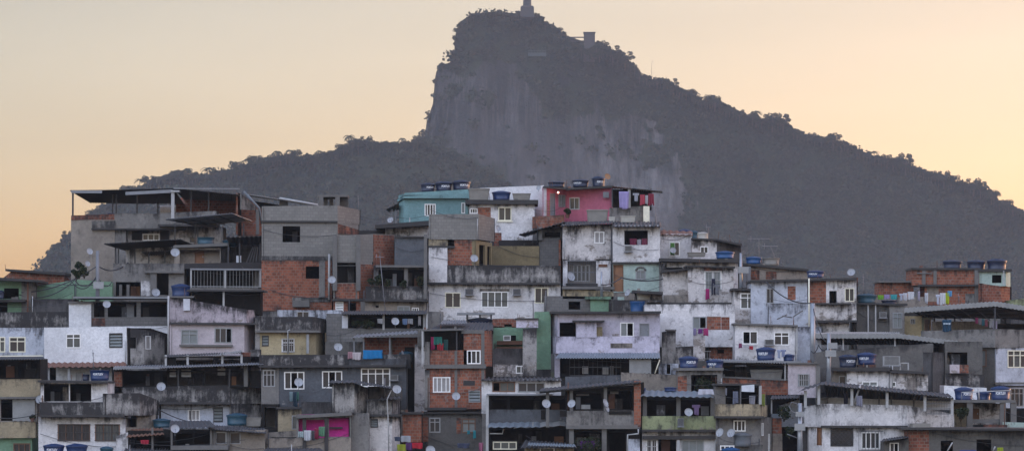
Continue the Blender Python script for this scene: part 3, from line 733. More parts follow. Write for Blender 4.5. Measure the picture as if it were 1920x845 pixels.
# ================= furniture of the roofs
def lathe(prof, seg=24, mat=None, name='body'):
    V = []; Fc = []
    for r, z in prof:
        for k in range(seg):
            a = 2*math.pi*k/seg; V.append((r*math.cos(a), r*math.sin(a), z))
    for i in range(len(prof)-1):
        for k in range(seg): a = i*seg+k; b = i*seg+(k+1) % seg; Fc.append((a, b, b+seg, a+seg))
    Fc.append(tuple(range(seg))[::-1]); Fc.append(tuple(range((len(prof)-1)*seg, len(prof)*seg)))
    me = bpy.data.meshes.new(name); me.from_pydata(V, [], Fc); me.materials.append(mat)
    me.polygons.foreach_set('use_smooth', [True]*len(me.polygons))
    try: me.set_sharp_from_angle(angle=.6)
    except Exception: pass
    return me
flat('tank_blue', (.008, .028, .10), .4); flat('tank_navy', (.008, .016, .045), .4); flat('tank_teal', (.012, .06, .09), .45); flat('tank_bright', (.01, .07, .20), .4); flat('tank_grey', (.09, .10, .11), .6); flat('tank_cement', (.24, .225, .20), .9); flat('tank_cream', (.42, .40, .35), .6)
flat('lettering', (.75, .77, .8), .5); flat('sticker', (.6, .63, .68), .5)
TANKP = {}
def tank(px, py, wpx, hpx, Y, label, dY=1.0, col='tank_blue', lid=True, text=None, group='rooftop water tanks', tp=.86, square=False, dent=0):
    key = (col, lid, text, square, tp)
    base = Vector(((px-CX)/F*(Y+dY), Y+dY, (HZ-py)/F*Y))
    wid = wpx/F*(Y+dY); hgt = hpx/F*Y
    if key in TANKP: o = copy_tree(TANKP[key])
    else:
        o = newobj('water_tank', None)
        hb = .78 if lid else 1.0
        if square:
            bm = bmesh.new(); vs_ = box_bm(bm, (-.44, -.4, 0), (.44, .4, 1)); 
            for v in vs_:
                if v.co.z > .5: v.co.x *= 1.12; v.co.y *= 1.12
            bmesh.ops.bevel(bm, geom=bm.edges[:], offset=.04, segments=2, affect='EDGES')
            box_bm(bm, (-.51, -.47, .9), (.51, .47, 1.0)); bm_obj('body', bm, M(col), o)
        else:
            pr = [(.5*tp*.97, 0), (.5*tp, .02), (.5*(tp*.7+.3), hb*.30), (.5*(tp*.68+.3), hb*.32), (.5*(tp*.4+.57), hb*.60), (.5*(tp*.36+.6), hb*.63), (.5*.985, hb*.93), (.5, hb*.94), (.5, hb)]
            if not lid: pr += [(.46, hb), (.44, hb*.85)]
            newobj('body', lathe(pr, 28, M(col)), o)
        if lid and not square:
            newobj('lid', lathe([(.515, .75), (.515, .82), (.48, .86), (.33, .91), (.16, .99), (.15, 1.0), (.12, .995)], 28, M(col)), o)
            V = [[(Vector((math.cos(a)*.50, math.sin(a)*.50, .85)), .012), (Vector((math.cos(a)*.3, math.sin(a)*.3, .93)), .012), (Vector((math.cos(a)*.1, math.sin(a)*.1, 1.0)), .012)] for a in [k*math.pi/4 for k in range(8)]]
            newobj('lid_rib', tube_mesh(V, M('tank_bright' if col != 'tank_grey' else col), 'lid_rib', 4), o)
        if text:
            cu = bpy.data.curves.new('lettering', 'FONT'); cu.body = text; cu.size = 1; cu.align_x = 'CENTER'; cu.extrude = 0; cu.offset = .035
            tmp = bpy.data.objects.new('tmp', cu); COL.objects.link(tmp); bpy.context.view_layer.update()
            me = bpy.data.meshes.new_from_object(tmp.evaluated_get(bpy.context.evaluated_depsgraph_get())); bpy.data.objects.remove(tmp)
            xsz = [v.co.x for v in me.vertices]; wx = max(xsz)-min(xsz); w_t = .95 if len(text) > 4 else .4
            for v in me.vertices:        # wrap the word round the body
                a = (v.co.x/wx)*w_t*1.15 - 0; rr = .5*(tp*.36+.62)+.014
                v.co = Vector((math.sin(a)*rr, -math.cos(a)*rr, hb*.52+v.co.y*.27))
            me.materials.clear(); me.materials.append(M('lettering')); newobj('lettering', me, o)
        TANKP[key] = o
    o.location = base; o.scale = (wid, wid, hgt); o.rotation_euler = (0, 0, random.choice((-.42, .42, .3, -.1)) if not square else 0)
    tag(o, label, 'water tank', group); return o
flat('dish_white', (.33, .345, .37), .5); flat('dish_rust', (.32, .17, .08), .7)
DISHP = {}
def dish(px, py, dpx, Y, label, az=0, el=35, col='dish_white', stand=.7, group='satellite dishes'):
    """dish centre at the pixel; az: 0 faces the camera, + turns its face to the right"""
    key = col
    r = dpx/2/F*Y
    if key in DISHP: o = copy_tree(DISHP[key])
    else:
        o = newobj('satellite_dish', None)
        V = []; Fc = []; ns, nr = 22, 5
        for side in (0, 1):
            for i in range(nr+1):
                for k in range(ns):
                    a = 2*math.pi*k/ns; q = i/nr; V.append((math.cos(a)*q, -.28*q*q+.28*0+(.03 if side else 0)+.14, math.sin(a)*q))
        st_ = (nr+1)*ns
        for side in (0, 1):
            for i in range(nr):
                for k in range(ns):
                    a = side*st_+i*ns+k; b = side*st_+i*ns+(k+1) % ns
                    Fc.append((a, b, b+ns, a+ns) if side else (a, a+ns, b+ns, b))
        for k in range(ns): a = nr*ns+k; b = nr*ns+(k+1) % ns; Fc.append((a, b, b+st_, a+st_))
        me = bpy.data.meshes.new('reflector'); me.from_pydata(V, [], Fc); me.materials.append(M(col)); me.polygons.foreach_set('use_smooth', [True]*len(me.polygons))
        newobj('reflector', me, o)
        newobj('feed_arm', tube_mesh([[(Vector((0, .1, -.98)), .035), (Vector((0, -.75, -.35)), .03)], [(Vector((0, -.75, -.38)), .09), (Vector((0, -.62, -.28)), .07)]], M('steel_grey'), 'feed_arm', 5), o)
        newobj('bracket', tube_mesh([[(Vector((0, .14, 0)), .12), (Vector((0, .4, -.1)), .08), (Vector((0, .42, -1.5)), .07)]], M('steel_grey'), 'bracket', 6), o)
        DISHP[key] = o
    o.location = P(px, py, Y); o.scale = (r, r, r); o.rotation_euler = (-math.radians(el*.6), 0, math.radians(az))
    tag(o, label, 'satellite dish', group); return o
def ac(px, py, w, h, Y, label, group='window air conditioners'):
    o = newobj('air_conditioner', None); o.location = P(px, py, Y); W_ = w/F*Y; H_ = h/F*Y; z = Vector((0, 0, 0))
    boxes_obj('casing', [((-W_/2, -.35, -H_/2), (W_/2, .15, H_/2))], M('sheet_white' if 'white' in label or 'pale' in label else 'steel_grey'), o, z)
    bx = [((-W_*.42, -.375, -H_*.38+H_*.76*k/6), (W_*.42, -.352, -H_*.38+H_*.76*k/6+.03)) for k in range(7)]
    boxes_obj('vent', bx, M('steel_dark'), o, z)
    boxes_obj('bracket', [((-W_/2-.05, -.38, -H_/2-.06), (W_/2+.05, .15, -H_/2-.002))], M('steel_grey'), o, z)
    tag(o, label, 'air conditioner', group); return o
def cloth(kind, x0, y0, x1, y1, Y, col, label, group=None, cat=None, folds=2.5):
    """a hanging garment with folds; kind: towel, shirt, trousers"""
    col = tuple(c*.72 for c in col)
    nm = 'cloth_%02d%02d%02d' % tuple(int(c*99) for c in col)
    m = flat(nm, col, .95)
    w_ = (x1-x0)/F*Y; h_ = (y1-y0)/F*Y; nx, nz = 14, 10
    V = []; Fc = []; ph = random.uniform(0, 6)
    def inside(u, v):
        if kind == 'shirt': return (v < .32) or (.2 < u < .8)
        if kind == 'trousers': return v < .3 or abs(u-.5) > .09
        return True
    for j in range(nz+1):
        for i in range(nx+1):
            u, v = i/nx, j/nz
            V.append(((u-.5)*w_*(1-.06*math.sin(v*3+ph)), math.sin(u*folds*6.28+ph)*.05*(.3+v)+random.uniform(-.008, .008), -v*h_*(1+.05*math.sin(u*5+ph))))
    for j in range(nz):
        for i in range(nx):
            if inside((i+.5)/nx, (j+.5)/nz): a = j*(nx+1)+i; Fc.append((a, a+nx+1, a+nx+2, a+1))
    me = bpy.data.meshes.new(kind); me.from_pydata(V, [], Fc); me.materials.append(m); me.polygons.foreach_set('use_smooth', [True]*len(me.polygons))
    o = newobj(kind, me); o.location = P((x0+x1)/2, y0, Y)
    md = o.modifiers.new('thick', 'SOLIDIFY'); md.thickness = .015
    tag(o, label, cat or {'towel': 'cloth', 'shirt': 'shirt', 'trousers': 'trousers'}[kind], group or 'laundry hung out to dry'); return o
def cable(pts, r, label, sag=.3, cat='cable', name='cable', mat='steel_dark', group=None):
    """pts: (px,py,Y); sagging curve between consecutive ones"""
    path = []
    W = [P(*p) for p in pts]
    for a, b in zip(W, W[1:]):
        for i in range(12):
            t_ = i/12; p = a.lerp(b, t_); p.z -= sag*4*t_*(1-t_); path.append((p, r))
    path.append((W[-1], r)); O = W[0].copy()
    o = newobj(name, tube_mesh([[(p-O, r_) for p, r_ in path]], M(mat), name, 5)); o.location = O
    tag(o, label, cat, group); return o
def antenna(px, y0, y1, Y, label, w=1.0, tilt=0.0, group=None):
    o = newobj('tv_antenna', None); o.location = P(px, y1, Y); H_ = (y1-y0)/F*Y
    newobj('mast', tube_mesh([[(Vector((0, 0, 0)), .035), (Vector((tilt, 0, H_)), .025)]], M('steel_grey'), 'mast', 5), o)
    pp = [[(Vector((tilt-w*.7, 0, H_*.97)), .02), (Vector((tilt+w*.7, 0, H_*.97)), .02)]]
    for k in range(6): x_ = tilt-w*.6+w*1.2*k/5; pp.append([(Vector((x_, -.35+.04*k, H_*.97+.01)), .014), (Vector((x_, .35-.04*k, H_*.97+.01)), .014)])
    pp.append([(Vector((tilt-w*.5, 0, H_*.97-.25)), .014), (Vector((tilt-w*.5, 0, H_*.97+.25)), .014)])
    newobj('boom', tube_mesh(pp, M('aluminium'), 'boom', 4), o)
    tag(o, label, 'antenna', group); return o
LEAFN = leafmat('near_foliage', (.010, .014, .008), (.028, .038, .018))
def plant(px, py, wpx, hpx, Y, label, pot=True, kind='leafy', group='potted plants', seed=None):
    o = newobj('potted_plant' if pot else 'plant', None); o.location = P(px, py, Y); w_ = wpx/F*Y; h_ = hpx/F*Y; b = .28 if pot else 0
    if pot: newobj('pot', lathe([(.13, 0), (.19, .26), (.21, .28)], 12, M('terracotta')), o)
    C = [(random.uniform(-.35, .35)*w_, random.uniform(-.2, .2)*w_, b+(h_-b)*random.uniform(.25, .85)) for _ in range(6)]
    newobj('stem', tube_mesh([[(Vector((0, 0, b*.5)), .03), (Vector(c)*.6+Vector((0, 0, b*.4)), .02), (Vector(c), .01)] for c in C], BARK, 'stem', 4), o)
    V, T = leaf_cloud(C, [max(.12, w_*.26)]*6, [70]*6, .085, .9)
    newobj('foliage', quads_mesh('foliage', V, LEAFN, T), o)
    tag(o, label, 'plant', group); return o
def YB(bot): return 286+(845-bot)*.105
# ======================================================= upper left
h = House('tall grey house at the left end of the crest under a big flat canopy', 220, 520, 329)
h.wall([(133, 1), 172, (215, 0)], (404, 404, 402), 530, 'beige', d=9)
h.wall([(133.5, .9), 172, (214, -.05)], (403, 403, 401), 412, 'brickd', d=.3, name='brick_course', cap=None)
h.wall([(215, 0), 345], 400, 430, 'greyl', d=5, name='parapet')
h.wall([(172, -.12), (216, -.12)], 414, 430, 'greyl', d=.4, name='parapet', cap=None)
h.wall([(208, .1), 236], 430, 530, 'greyl', d=5)
h.wall([(236, 1.2), 335], 430, 500, 'whited', [(267, 438, 299, 451, 'w3'), (247, 432, 316, 451, 'o')][:1], d=4)
h.wall([(247, 1.05), (266, 1.05)], 432, 449, 'brickd', d=.12, cap=None, name='brick_patch')
h.wall([(300, 1.05), (317, 1.05)], 430, 449, 'brickd', d=.12, cap=None, name='brick_patch')
h.bar([(171, 428, 345, 431, -.3, 5)], 'slab', 'ledge')
h.wall([(300, -1), 405], (400, 396), 424, 'greyl', d=4, name='parapet')
h.wall([(335, 1), 418], 424, 462, 'whited', [(356, 444, 368, 454, 'b1')], d=4)
h.bar([(296, 421, 405, 425, -1.2, 3)], 'slab', 'ledge')
cn = House('wide dark metal canopy on thin posts above the leftmost grey house', 220, 404, 328, cat='canopy', name='canopy')
cn.sheet((131, 357), (193, 356), (170, 380), (236, 381), 0, 7, 'sheet_dark')
cn.sheet((193, 356), (325, 352), (236, 381), (345, 381), -.3, 7, 'sheet_dark')
cn.sheet((325, 352), (449, 363), (345, 372), (449, 376), -.3, 7, 'sheet_dark')
cn.bar([(133, 357.5, 191, 362.5, -.2, -.1)], 'sheet_grey', 'fascia')
cn.slab(235, 323, (360, 355), (366, 361), -.4, -.3, 'sheet_grey', 'fascia')
cn.bar([(325, 352, 449, 354, -.4, -.32)], 'sheet_grey', 'gutter')
cn.posts([136.5], 358, 405, .3, .14, 'steel_dark'); cn.posts([211, 218, 257], 362, 404, 2, .12, 'steel_dark'); cn.posts([296], 366, 400, 4, .12, 'steel_dark')
cn.posts([324], 358, 410, -.5, .26, 'steel_white'); cn.posts([358, 391], 356, 398, 1, .12, 'steel_dark')
cn.bar([(320, 357, 336, 360, -.8, 1)], 'steel_white', 'beam')
h = House('brick house with open top floor and slanting blue roof edge', 420, 440, 331)
h.wall([(330, 4), 448], 366, 400, 'brickd', d=1)
h.wall([(446, -2), 452, (492, 0)], (364, 363, 393), 442, 'brick', d=5, label='brick gable wall with slanting head')
h.wall([(453, -2.2), (480, -.7)], (366, 388), 395, 'greyl', closed=False, cap=None, name='concrete_patch')
h.tube([(458, 362, -2.3), (486, 391, -.9), (491, 420, -.6)], .10, 'sheet_blue', 'roof_edge')
h.wall([(300, 4.2), 336], 381, 398, 'whitec', d=.3, cap=None)
h.posts([483], 393, 440, -.8, .25, 'slab_pale')
h.sheet((458, 363), (592, 384), (470, 368), (600, 386), 1, 7, 'sheet_grey')
h.bar([(524, 371, 540, 386, 3, 3.2)], 'sheet_blue', 'panel'); h.wall([(470, 4), 596], (372, 392), 395, 'dark', d=.5, cap=None)
h.tube([(524, 371, .6), (596, 384, .6)], .1, 'steel_white', 'gutter')
cn = House('small translucent lean-to canopy on lattice trusses, left of the brick gable', 390, 425, 326, cat='canopy', name='canopy')
cn.sheet((311, 411), (436, 399), (372, 422), (473, 413), -1.5, 2.5, 'sheet_grey')
for k in range(5): cn.tube([(315+k*30, 411.5-k*2.7, -1.4), (376+k*23, 423-k*2, 2.4)], .05, 'steel_dark', 'rafter')
cn.tube([(311, 413.5, -1.5), (436, 402, -1.5)], .06, 'steel_dark', 'truss'); cn.tube([(330, 417, 0), (455, 407, .3)], .05, 'steel_dark', 'truss')
cn.posts([328, 366, 371, 457], 418, 455, .5, .09, 'steel_dark')
cn = House('dark corrugated canopy jutting left over a mouldy white wall', 280, 470, 325.5, cat='canopy', name='canopy')
cn.sheet((195, 456), (340, 448), (240, 470), (364, 459), -2, 2.5, 'sheet_dark')
cn.posts([217, 222, 253], 464, 500, 0, .1, 'steel_dark'); cn.posts([241], 468, 494, 1, .12)
cn.sheet((266, 472), (325, 469), (278, 479), (330, 479), -.5, 2, 'sheet_dark'); cn.posts([279, 309], 474, 493, 0, .1, 'steel_dark')
h = House('small room with yellow wooden door and brick pillar below the lattice canopy', 380, 502, 324)
h.wall([(236, 3), 330], 462, 500, 'whited', d=1.5)
h.wall([327, 428], 465, 497, 'beige', [(337, 468, 412, 494, 'o')], d=1.2, inside='beige')
h.wall([(414, -.02), (428, -.02)], 464, 496, 'brick', d=.1, cap=None, name='pillar')
h.wall([(336, .8), 413], 466, 497, 'beige', [(365, 470, 383, 493, 'db')], d=.3, cap=None)
h.slab(325, 428, (460, 455), (465, 461), -.4, 3, 'slab_pale')
h.wall([(430, 2.5), 490], 455, 497, 'dark', d=.5, cap=None)
h.sheet((424, 444), (493, 442), (430, 458), (492, 458), -1.2, 2.4, 'sheet_dark', wave=.35, amp=.06)
h.posts([428, 449, 487], 455, 495, -.5, .1, 'steel_dark')
for k in range(4): h.tube([(462+k*6, 492, .5), (474+k*3, 462, 1)], .05, 'steel_grey', 'stored_pole')
h.bar([(443, 479, 452, 493, -.2, .1)], 'sticker', 'board')
h = House('grey open-fronted house with a white barred balcony and blue tank', 350, 556, 322)
h.wall([212, 345], 494, 556, 'greyl', [(217, 529, 264, 555, 'o'), (290, 513, 316, 553, 'o')], d=4)
h.wall([(264, -.02), (286, -.02)], 526, 555, 'white', closed=False, cap=None, name='plaster_panel')
h.wall([(345, 0), 491], (494, 490), 504, 'mould', d=2, name='parapet')
h.wall([(316, 2.2), 358], 500, 556, 'inside', d=.3, cap=None); h.wall([(356, 1.6), 490], 502, 545, 'inside', d=2)
h.slab(270, 345, 508, 512, -.5, .3, 'slab_pale', 'ledge'); h.posts([226, 240], 534, 556, .2, .22, 'slab_pale'); h.posts([288], 512, 556, -.1, .5, 'slab_pale')
h.bars(358, 490, 505, 541, -.3, .26, 'aluminium', (0, .12, 1), w=.022)
h.bar([(356, 503, 492, 506, -.5, .5)], 'sheet_grey', 'beam'); h.bar([(350, 539, 492, 543, -.5, 2)], 'slab_pale', 'balcony_floor')
h.posts([358, 422, 488, 493], 504, 541, -.4, .13, 'steel_white')
h.wall([491, (549, 1.2)], (501, 507), 573, 'greyl', d=4)
h.wall([(486, -.9), 519], 541, 592, 'greyl', [(493, 552, 500, 561, 'ibrick')], d=2); h.slab(484, 520, 538, 541, -1, 1, 'slab')
h = House('pinkish white house with a deep open porch above two windows', 395, 660, YB(640)-1)
h.wall([318, (462, 0), (478, 1.5)], (556, 580, 580), 607, 'pinkm', [(348, 558, 361, 580, 'o')], d=5, name='parapet')
h.wall([(360, 1.5), 488], 545, 590, 'inside', d=3); h.posts([419], 544, 580, .2, .14); h.slab(350, 495, 543, 546, -.2, 4, 'slab')
h.posts([350], 560, 582, 0, .5, 'door_white')
h.slab(316, 363, 555, 558, -.3, 2, 'slab_pale'); h.bar([(316, 604.5, 478, 608, -.35, 5)], 'slab', 'ledge')
h.wall([318, 458, (478, 2.5)], 607, 666, 'pinkw', [(339, 617, 371, 645, 's2t'), (402, 614, 435, 643, 's3o2')], d=5)
h.bar([(336, 645.5, 436, 649, -.3, .0)], 'slab_pale', 'sill'); h.wall([(478, .4), 487], 592, 660, 'mould', d=3)
h.tube([(315.5, 555, -.4), (315.5, 668, -.4)], .08, 'steel_white', 'downpipe')
# ================= grey house with the black window
h = House('grey rendered house over brick storey with black square window and rooftop frame', 580, 583, 320)
h.wall([490, 632, (675, 4.5)], (387, 385, 389), 416, 'block', d=7, name='parapet')
h.wall([490, 632, (673, 4.4)], 416, 482, 'block', [(529, 424, 562, 454, 'o')], d=7, cap=.1)
h.wall([(634, .15), (672, 4.1)], (419, 427), 437, 'brick', closed=False, cap=None, name='brick_patch', dY=-.12)
h.bar([(489, 414, 632, 417, -.18, 0)], 'slab', 'ledge')
h.wall([490, 622], 482, 583, 'brick', [(573, 499, 598, 522, 'o')], d=7)
h.wall([(489, -.05), (623, -.05)], 480, 488, 'greyl', closed=False, cap=None, name='ring_beam'); h.wall([(598, -.06), (609, -.06)], 488, 560, 'greyl', closed=False, cap=None, name='column')
h.wall([(548, -.06), (620, -.06)], 557, 566, 'greyl', closed=False, cap=None, name='ring_beam')
h.bar([(548, 563, 580, 575, -.6, 0)], 'slab_pale', 'ledge'); h.tube([(617, 476, -.3), (617, 561, -.3)], .1, 'steel_white', 'downpipe')
fr = House('bare concrete water tank frame on the roof of the grey block house', 625, 387, 321.5, cat='concrete frame', name='concrete_frame')
fr.bar([(596, 365, 652, 369, 0, 3)], 'slab_pale', 'roof_slab'); fr.posts([602, 633], 369, 387, .2, .36, 'slab_pale'); fr.posts([611, 621, 636, 643, 650], 370, 387, 2.4, .3, 'slab_pale')
fr.bar([(597, 369, 652, 373, .4, .7)], 'slab', 'beam')
h = House('unfinished pale block house with brick side and dark square opening', 670, 583, 317)
h.wall([625, 672, (703, 1.6), (739, 3.4)], (441, 440, 437, 437), 498, 'block', [(632, 492, 667, 530, 'o')], d=5, cap=.1)
h.wall([(702, 1.5), (739, 3.3)], (438, 438), 497, 'brick', closed=False, cap=None, name='brick_panel', dY=-.12)
h.wall([625, 671, (700, 1.5)], 490, 562, 'block', [(632, 482, 668, 530, 'o')], d=5)
h.wall([(629, -.05), (667, -.05)], 531, 561, 'brick', closed=False, cap=None, name='brick_panel'); h.wall([(673, -.05), (702, 1.5)], 495, 560, 'brick', closed=False, cap=None, name='brick_panel', dY=-.12)
h.posts([628, 672], 441, 545, -.1, .35, 'slab_pale')
h.wall([625, 685], 563, 590, 'brickd', [(629, 566, 644, 584, 'w1l'), (652, 567, 668, 586, 'o')], d=5); h.bar([(676, 565, 684, 588, -.3, .2)], 'slab_pale', 'column')
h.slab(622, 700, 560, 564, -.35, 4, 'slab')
h = House('grey balcony house with many plants behind a mouldy parapet', 740, 590, 316.5)
h.wall([(739, 1.5), 799], 442, 500, 'greyb', d=4); h.bar([(739, 441, 799, 444, 1.3, 3)], 'slab', 'ledge')
h.wall([700, 799], 498, 563, 'dark', [(709, 505, 757, 536, 'o'), (762, 504, 796, 536, 'o')], d=4)
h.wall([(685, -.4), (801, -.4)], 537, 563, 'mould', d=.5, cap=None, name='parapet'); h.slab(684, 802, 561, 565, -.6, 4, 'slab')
h.wall([684, 798], 564, 596, 'beige', [(704, 572, 710, 577, 'o'), (745, 573, 769, 588, 's2'), (772, 576, 785, 586, 'w3')], d=4)
h.slab(704, 800, 497, 501, -.4, 3, 'slab_pale'); h.posts([761], 501, 537, .1, .3, 'slab_pale'); h.posts([797], 440, 560, -.6, .25, 'slab_pale')
for i, (px_, w_) in enumerate(((697, 14), (712, 16), (726, 13), (755, 12), (788, 13))):
    plant(px_, 540, w_, [20, 26, 18, 17, 30][i], 315.9, 'leafy potted plant %s on the grey balcony' % ['at the left end', 'second from the left end', 'beside the dark basin', 'beside the middle post', 'by the right wall'][i], group='balcony plants', pot=False)
h = House('dark flat roofed house with a white wall band below the turquoise house', 760, 440, 325)
h.slab(703, 808, (423, 414), (430, 423), -1.5, 5, 'slab'); h.wall([722, 808], 424, 446, 'white', d=4); h.wall([(664, 3), 735], 430, 442, 'slab', d=3)
# turquoise house
h = House('turquoise house with rounded roof slab carrying three blue tanks', 815, 425, 334)
h.wall([(748, 1.0), 757, 878], 364, 426, 'teal', [(796, 382, 817, 405, 'w4'), (865, 380, 872, 400, 'w1')], d=6)
h.wall([(747, .8), (759, -.35), (880, -.35)], (373, 362, 355), 366, 'teal', d=6.5, name='fascia')
h.wall([(745, .9), (757, -.4), (880, -.4)], (378, 368, 363), 372, 'teal', d=.4, name='fascia_lower', cap=None)
h.sheet((724, 392), (748, 380), (730, 397), (748, 393), 0, 3, 'sheet_dark'); h.posts([735, 742], 392, 420, .5, .09, 'steel_grey')
tank(802, 359, 28, 17, 334, 'navy lidded tank, first from the left on the turquoise roof', text='FORTLEV', col='tank_navy')
tank(832, 358, 32, 19, 334, 'navy lidded tank, middle one of three on the turquoise roof', text='FORTLEV', col='tank_navy')
tank(865, 356, 34, 19, 334, 'navy lidded tank at the right end of the turquoise roof', text='FORTLEV', col='tank_navy')
dish(732, 412, 12, 333, 'pale satellite dish left of the turquoise house', az=-20)
# white house behind with tanks
h = House('long white upper wall behind the roof tanks left of the pink house', 970, 405, 336)
h.wall([(900, .5), 1020], (352, 347), 425, 'whitec', d=3)
h = House('white house with dark roof slab and tanks, left of the pink house', 940, 448, 331)
h.wall([880, (1002, 0)], 380, 450, 'white', [(881, 391, 895, 400, 'w3'), (896, 389, 920, 411, 'ibrick'), (934, 388, 959, 414, 'y2s')], d=5)
h.slab(872, 1009, 375, 383, -.5, 5, 'slab'); h.wall([(998, -1), 1058], (407, 403), 428, 'brick', d=3, name='brick_parapet')
tank(898, 375, 40, 22, 331, 'grey rectangular cement tank left of the blue one on dark slab', col='tank_cement', lid=False, square=True, dY=.8)
tank(940, 375, 35, 18, 331, 'round blue tank with flat lid between two grey cement tanks', dY=.8, col='tank_blue')
tank(978, 375, 34, 13, 331, 'low grey cement tank right of the round blue one', col='tank_cement', lid=False, square=True, dY=1)
h = House('yellowish terrace wall beside a dark tile stack under the white house', 965, 500, 325)
h.wall([(917, 0), 1012], 461, 505, 'ochre', d=3); h.wall([(935, 1), 1010], 450, 462, 'dark', d=2); h.wall([(926, 1.5), 940], 435, 462, 'brickd', d=2)
h.wall([1011, 1050, (1064, 4)], (446, 446, 452), 535, 'blockd', d=3); h.wall([(1051, -.05), (1064, 3.9)], (449, 455), 530, 'brick', closed=False, cap=None, name='brick_face', dY=-.12)
h.wall([(1009, 1), 1058], (433, 421), 448, 'greyl', [(1021, 424, 1050, 444, 'o')], d=3)
h.sheet((972, 439), (1060, 415), (985, 443), (1060, 420), -1, 3, 'sheet_dark', wave=.3)
h.posts([1013], 425, 450, -.2, .3, 'slab_pale')
# big white house centre
h = House('large weathered white house with concrete block top storey and mouldy terrace wall', 900, 598, 318)
h.wall([803, 897, (927, 5)], (402, 401, 405), 449, 'block', d=6, cap=.3, name='upper_wall')
h.wall([(803, .1), (851, .1)], 449, 464, 'creamd', d=5); h.bar([(802, 461, 852, 465, -.2, .2)], 'slab', 'ledge')
h.wall([(803, .1), (839, .1)], 463, 532, 'white', d=5)
h.wall([(839, .1), 892], 449, 500, 'brick', d=5)
h.wall([892, (922, 4)], (450, 452), 500, 'ochre', [(898, 459, 909, 497, 'o'), (913, 462, 920, 497, 'o')], d=4)
h.wall([(803, -.3), 1051], 497, 532, 'mould', d=3, name='terrace_wall', label='black-streaked mouldy terrace wall'); h.wall([(804, -.32), (838, -.32)], 465, 531, 'white', closed=False, cap=None, name='plaster_panel')
h.bar([(801, 529.5, 1052, 533, -.55, 3)], 'slab', 'ledge')
h.wall([800, 1051], 533, 600, 'white', [(834, 548, 864, 577, 'y2'), (902, 546, 953, 576, 'w4'), (1002, 538, 1028, 568, 'y2')], d=6)
h.wall([(899, -.03), (955, -.03)], 541, 546, 'beige', closed=False, cap=None, name='lintel')
ac(880, 547, 15, 11, 317.8, 'boxy grey air conditioner left of the four-panel window'); ac(969, 547, 14, 11, 317.8, 'boxy dark air conditioner right of the four-panel window')
dish(889, 484, 15, 316.8, 'pale grey satellite dish before the brick patch of the white house', az=15)
# pink house
h = House('pink house with a lit lamp by its door and tanks on the roof', 1085, 420, 331)
h.wall([1020, (1063, 1.6), (1148, 0)], (352, 354, 352), 420, 'pink', [(1031, 362, 1041, 409, 'dg'), (1047, 365, 1060, 388, 's2'), (1068, 370, 1087, 393, 's2')], d=5); h.slab(1018, 1064, (349, 352), (352, 355), -.3, 5, 'slab'); h.slab(1062, 1150, (353, 348), (356, 352), -.3, 5, 'slab')
h.wall([(1019, -.1), (1025, -.1)], 352, 405, 'pinkw', d=.5, cap=None)
h.bar([(1131, 360, 1142, 371, -.25, 0)], 'steel_grey', 'vent')
for k in range(7): h.bar([(1025.5, 377+k*4.6, 1031, 378.5+k*4.6, -.5, -.4)], 'boards', 'rung')
h.posts([1025.5, 1031], 375, 410, -.45, .06, 'boards')
lp = newobj('wall_lamp', None); lp.location = P(1046.5, 361, 331.2)
mE, _, be = mat_new('lit_bulb'); be.inputs['Emission Color'].default_value = (1, .45, .35, 1); be.inputs['Emission Strength'].default_value = 1.6
bm = bmesh.new(); bmesh.ops.create_icosphere(bm, subdivisions=2, radius=.08, matrix=Matrix.Translation((0, -.16, 0))); bm_obj('bulb', bm, mE, lp)
bm = bmesh.new(); box_bm(bm, (-.05, -.12, .08), (.05, .25, .16)); bm_obj('holder', bm, M('steel_dark'), lp); tag(lp, 'small lit lamp glowing on the pink wall beside the door', 'lamp')
ld = bpy.data.lights.new('bulb_light', 'POINT'); ld.energy = 4; ld.color = (1, .5, .35); ld.shadow_soft_size = .12; lo2 = bpy.data.objects.new('bulb_light', ld); COL.objects.link(lo2); lo2.parent = lp; lo2.location = (0, -.32, 0)
tank(1043, 350, 33, 11, 331, 'squat navy tank at the left end of the pink roof', col='tank_navy'); tank(1088, 350, 32, 15, 331, 'navy tank with white word in the middle of the pink roof', col='tank_navy', text='FORTLEV'); tank(1122, 350, 25, 20, 331, 'tall navy tank beside the orange dish on the pink roof', col='tank_navy', text='FORTLEV')
dish(1139, 331, 12, 331, 'rust orange satellite dish beside the tanks on the pink roof', az=25, col='dish_rust')
plant(1064, 409, 12, 17, 329.5, 'dark bushy plant in front of the pink house', pot=True, group='crest plants')
h = House('open laundry balcony with white post and concrete parapet right of pink house', 1180, 420, 330)
h.sheet((1148, 349), (1184, 353), (1148, 352), (1186, 356), -.5, 3, 'rust'); h.sheet((1184, 352), (1243, 358), (1186, 357), (1241, 362), -.8, 3, 'sheet_grey')
h.wall([(1146, 2), 1222], 353, 392, 'inside', d=1); h.posts([1180], 354, 390, -.2, .22); h.posts([1148, 1221], 354, 388, .2, .12, 'steel_dark')
h.wall([(1143, -.3), 1208, (1216, 3)], (390, 386, 386), 418, 'greyl', d=3, name='parapet')
h.posts([1212], 387, 417, -.35, .5, 'cream_frame')  # cream colour stands in for warm low sun on the parapet's right end
YL = 329.4
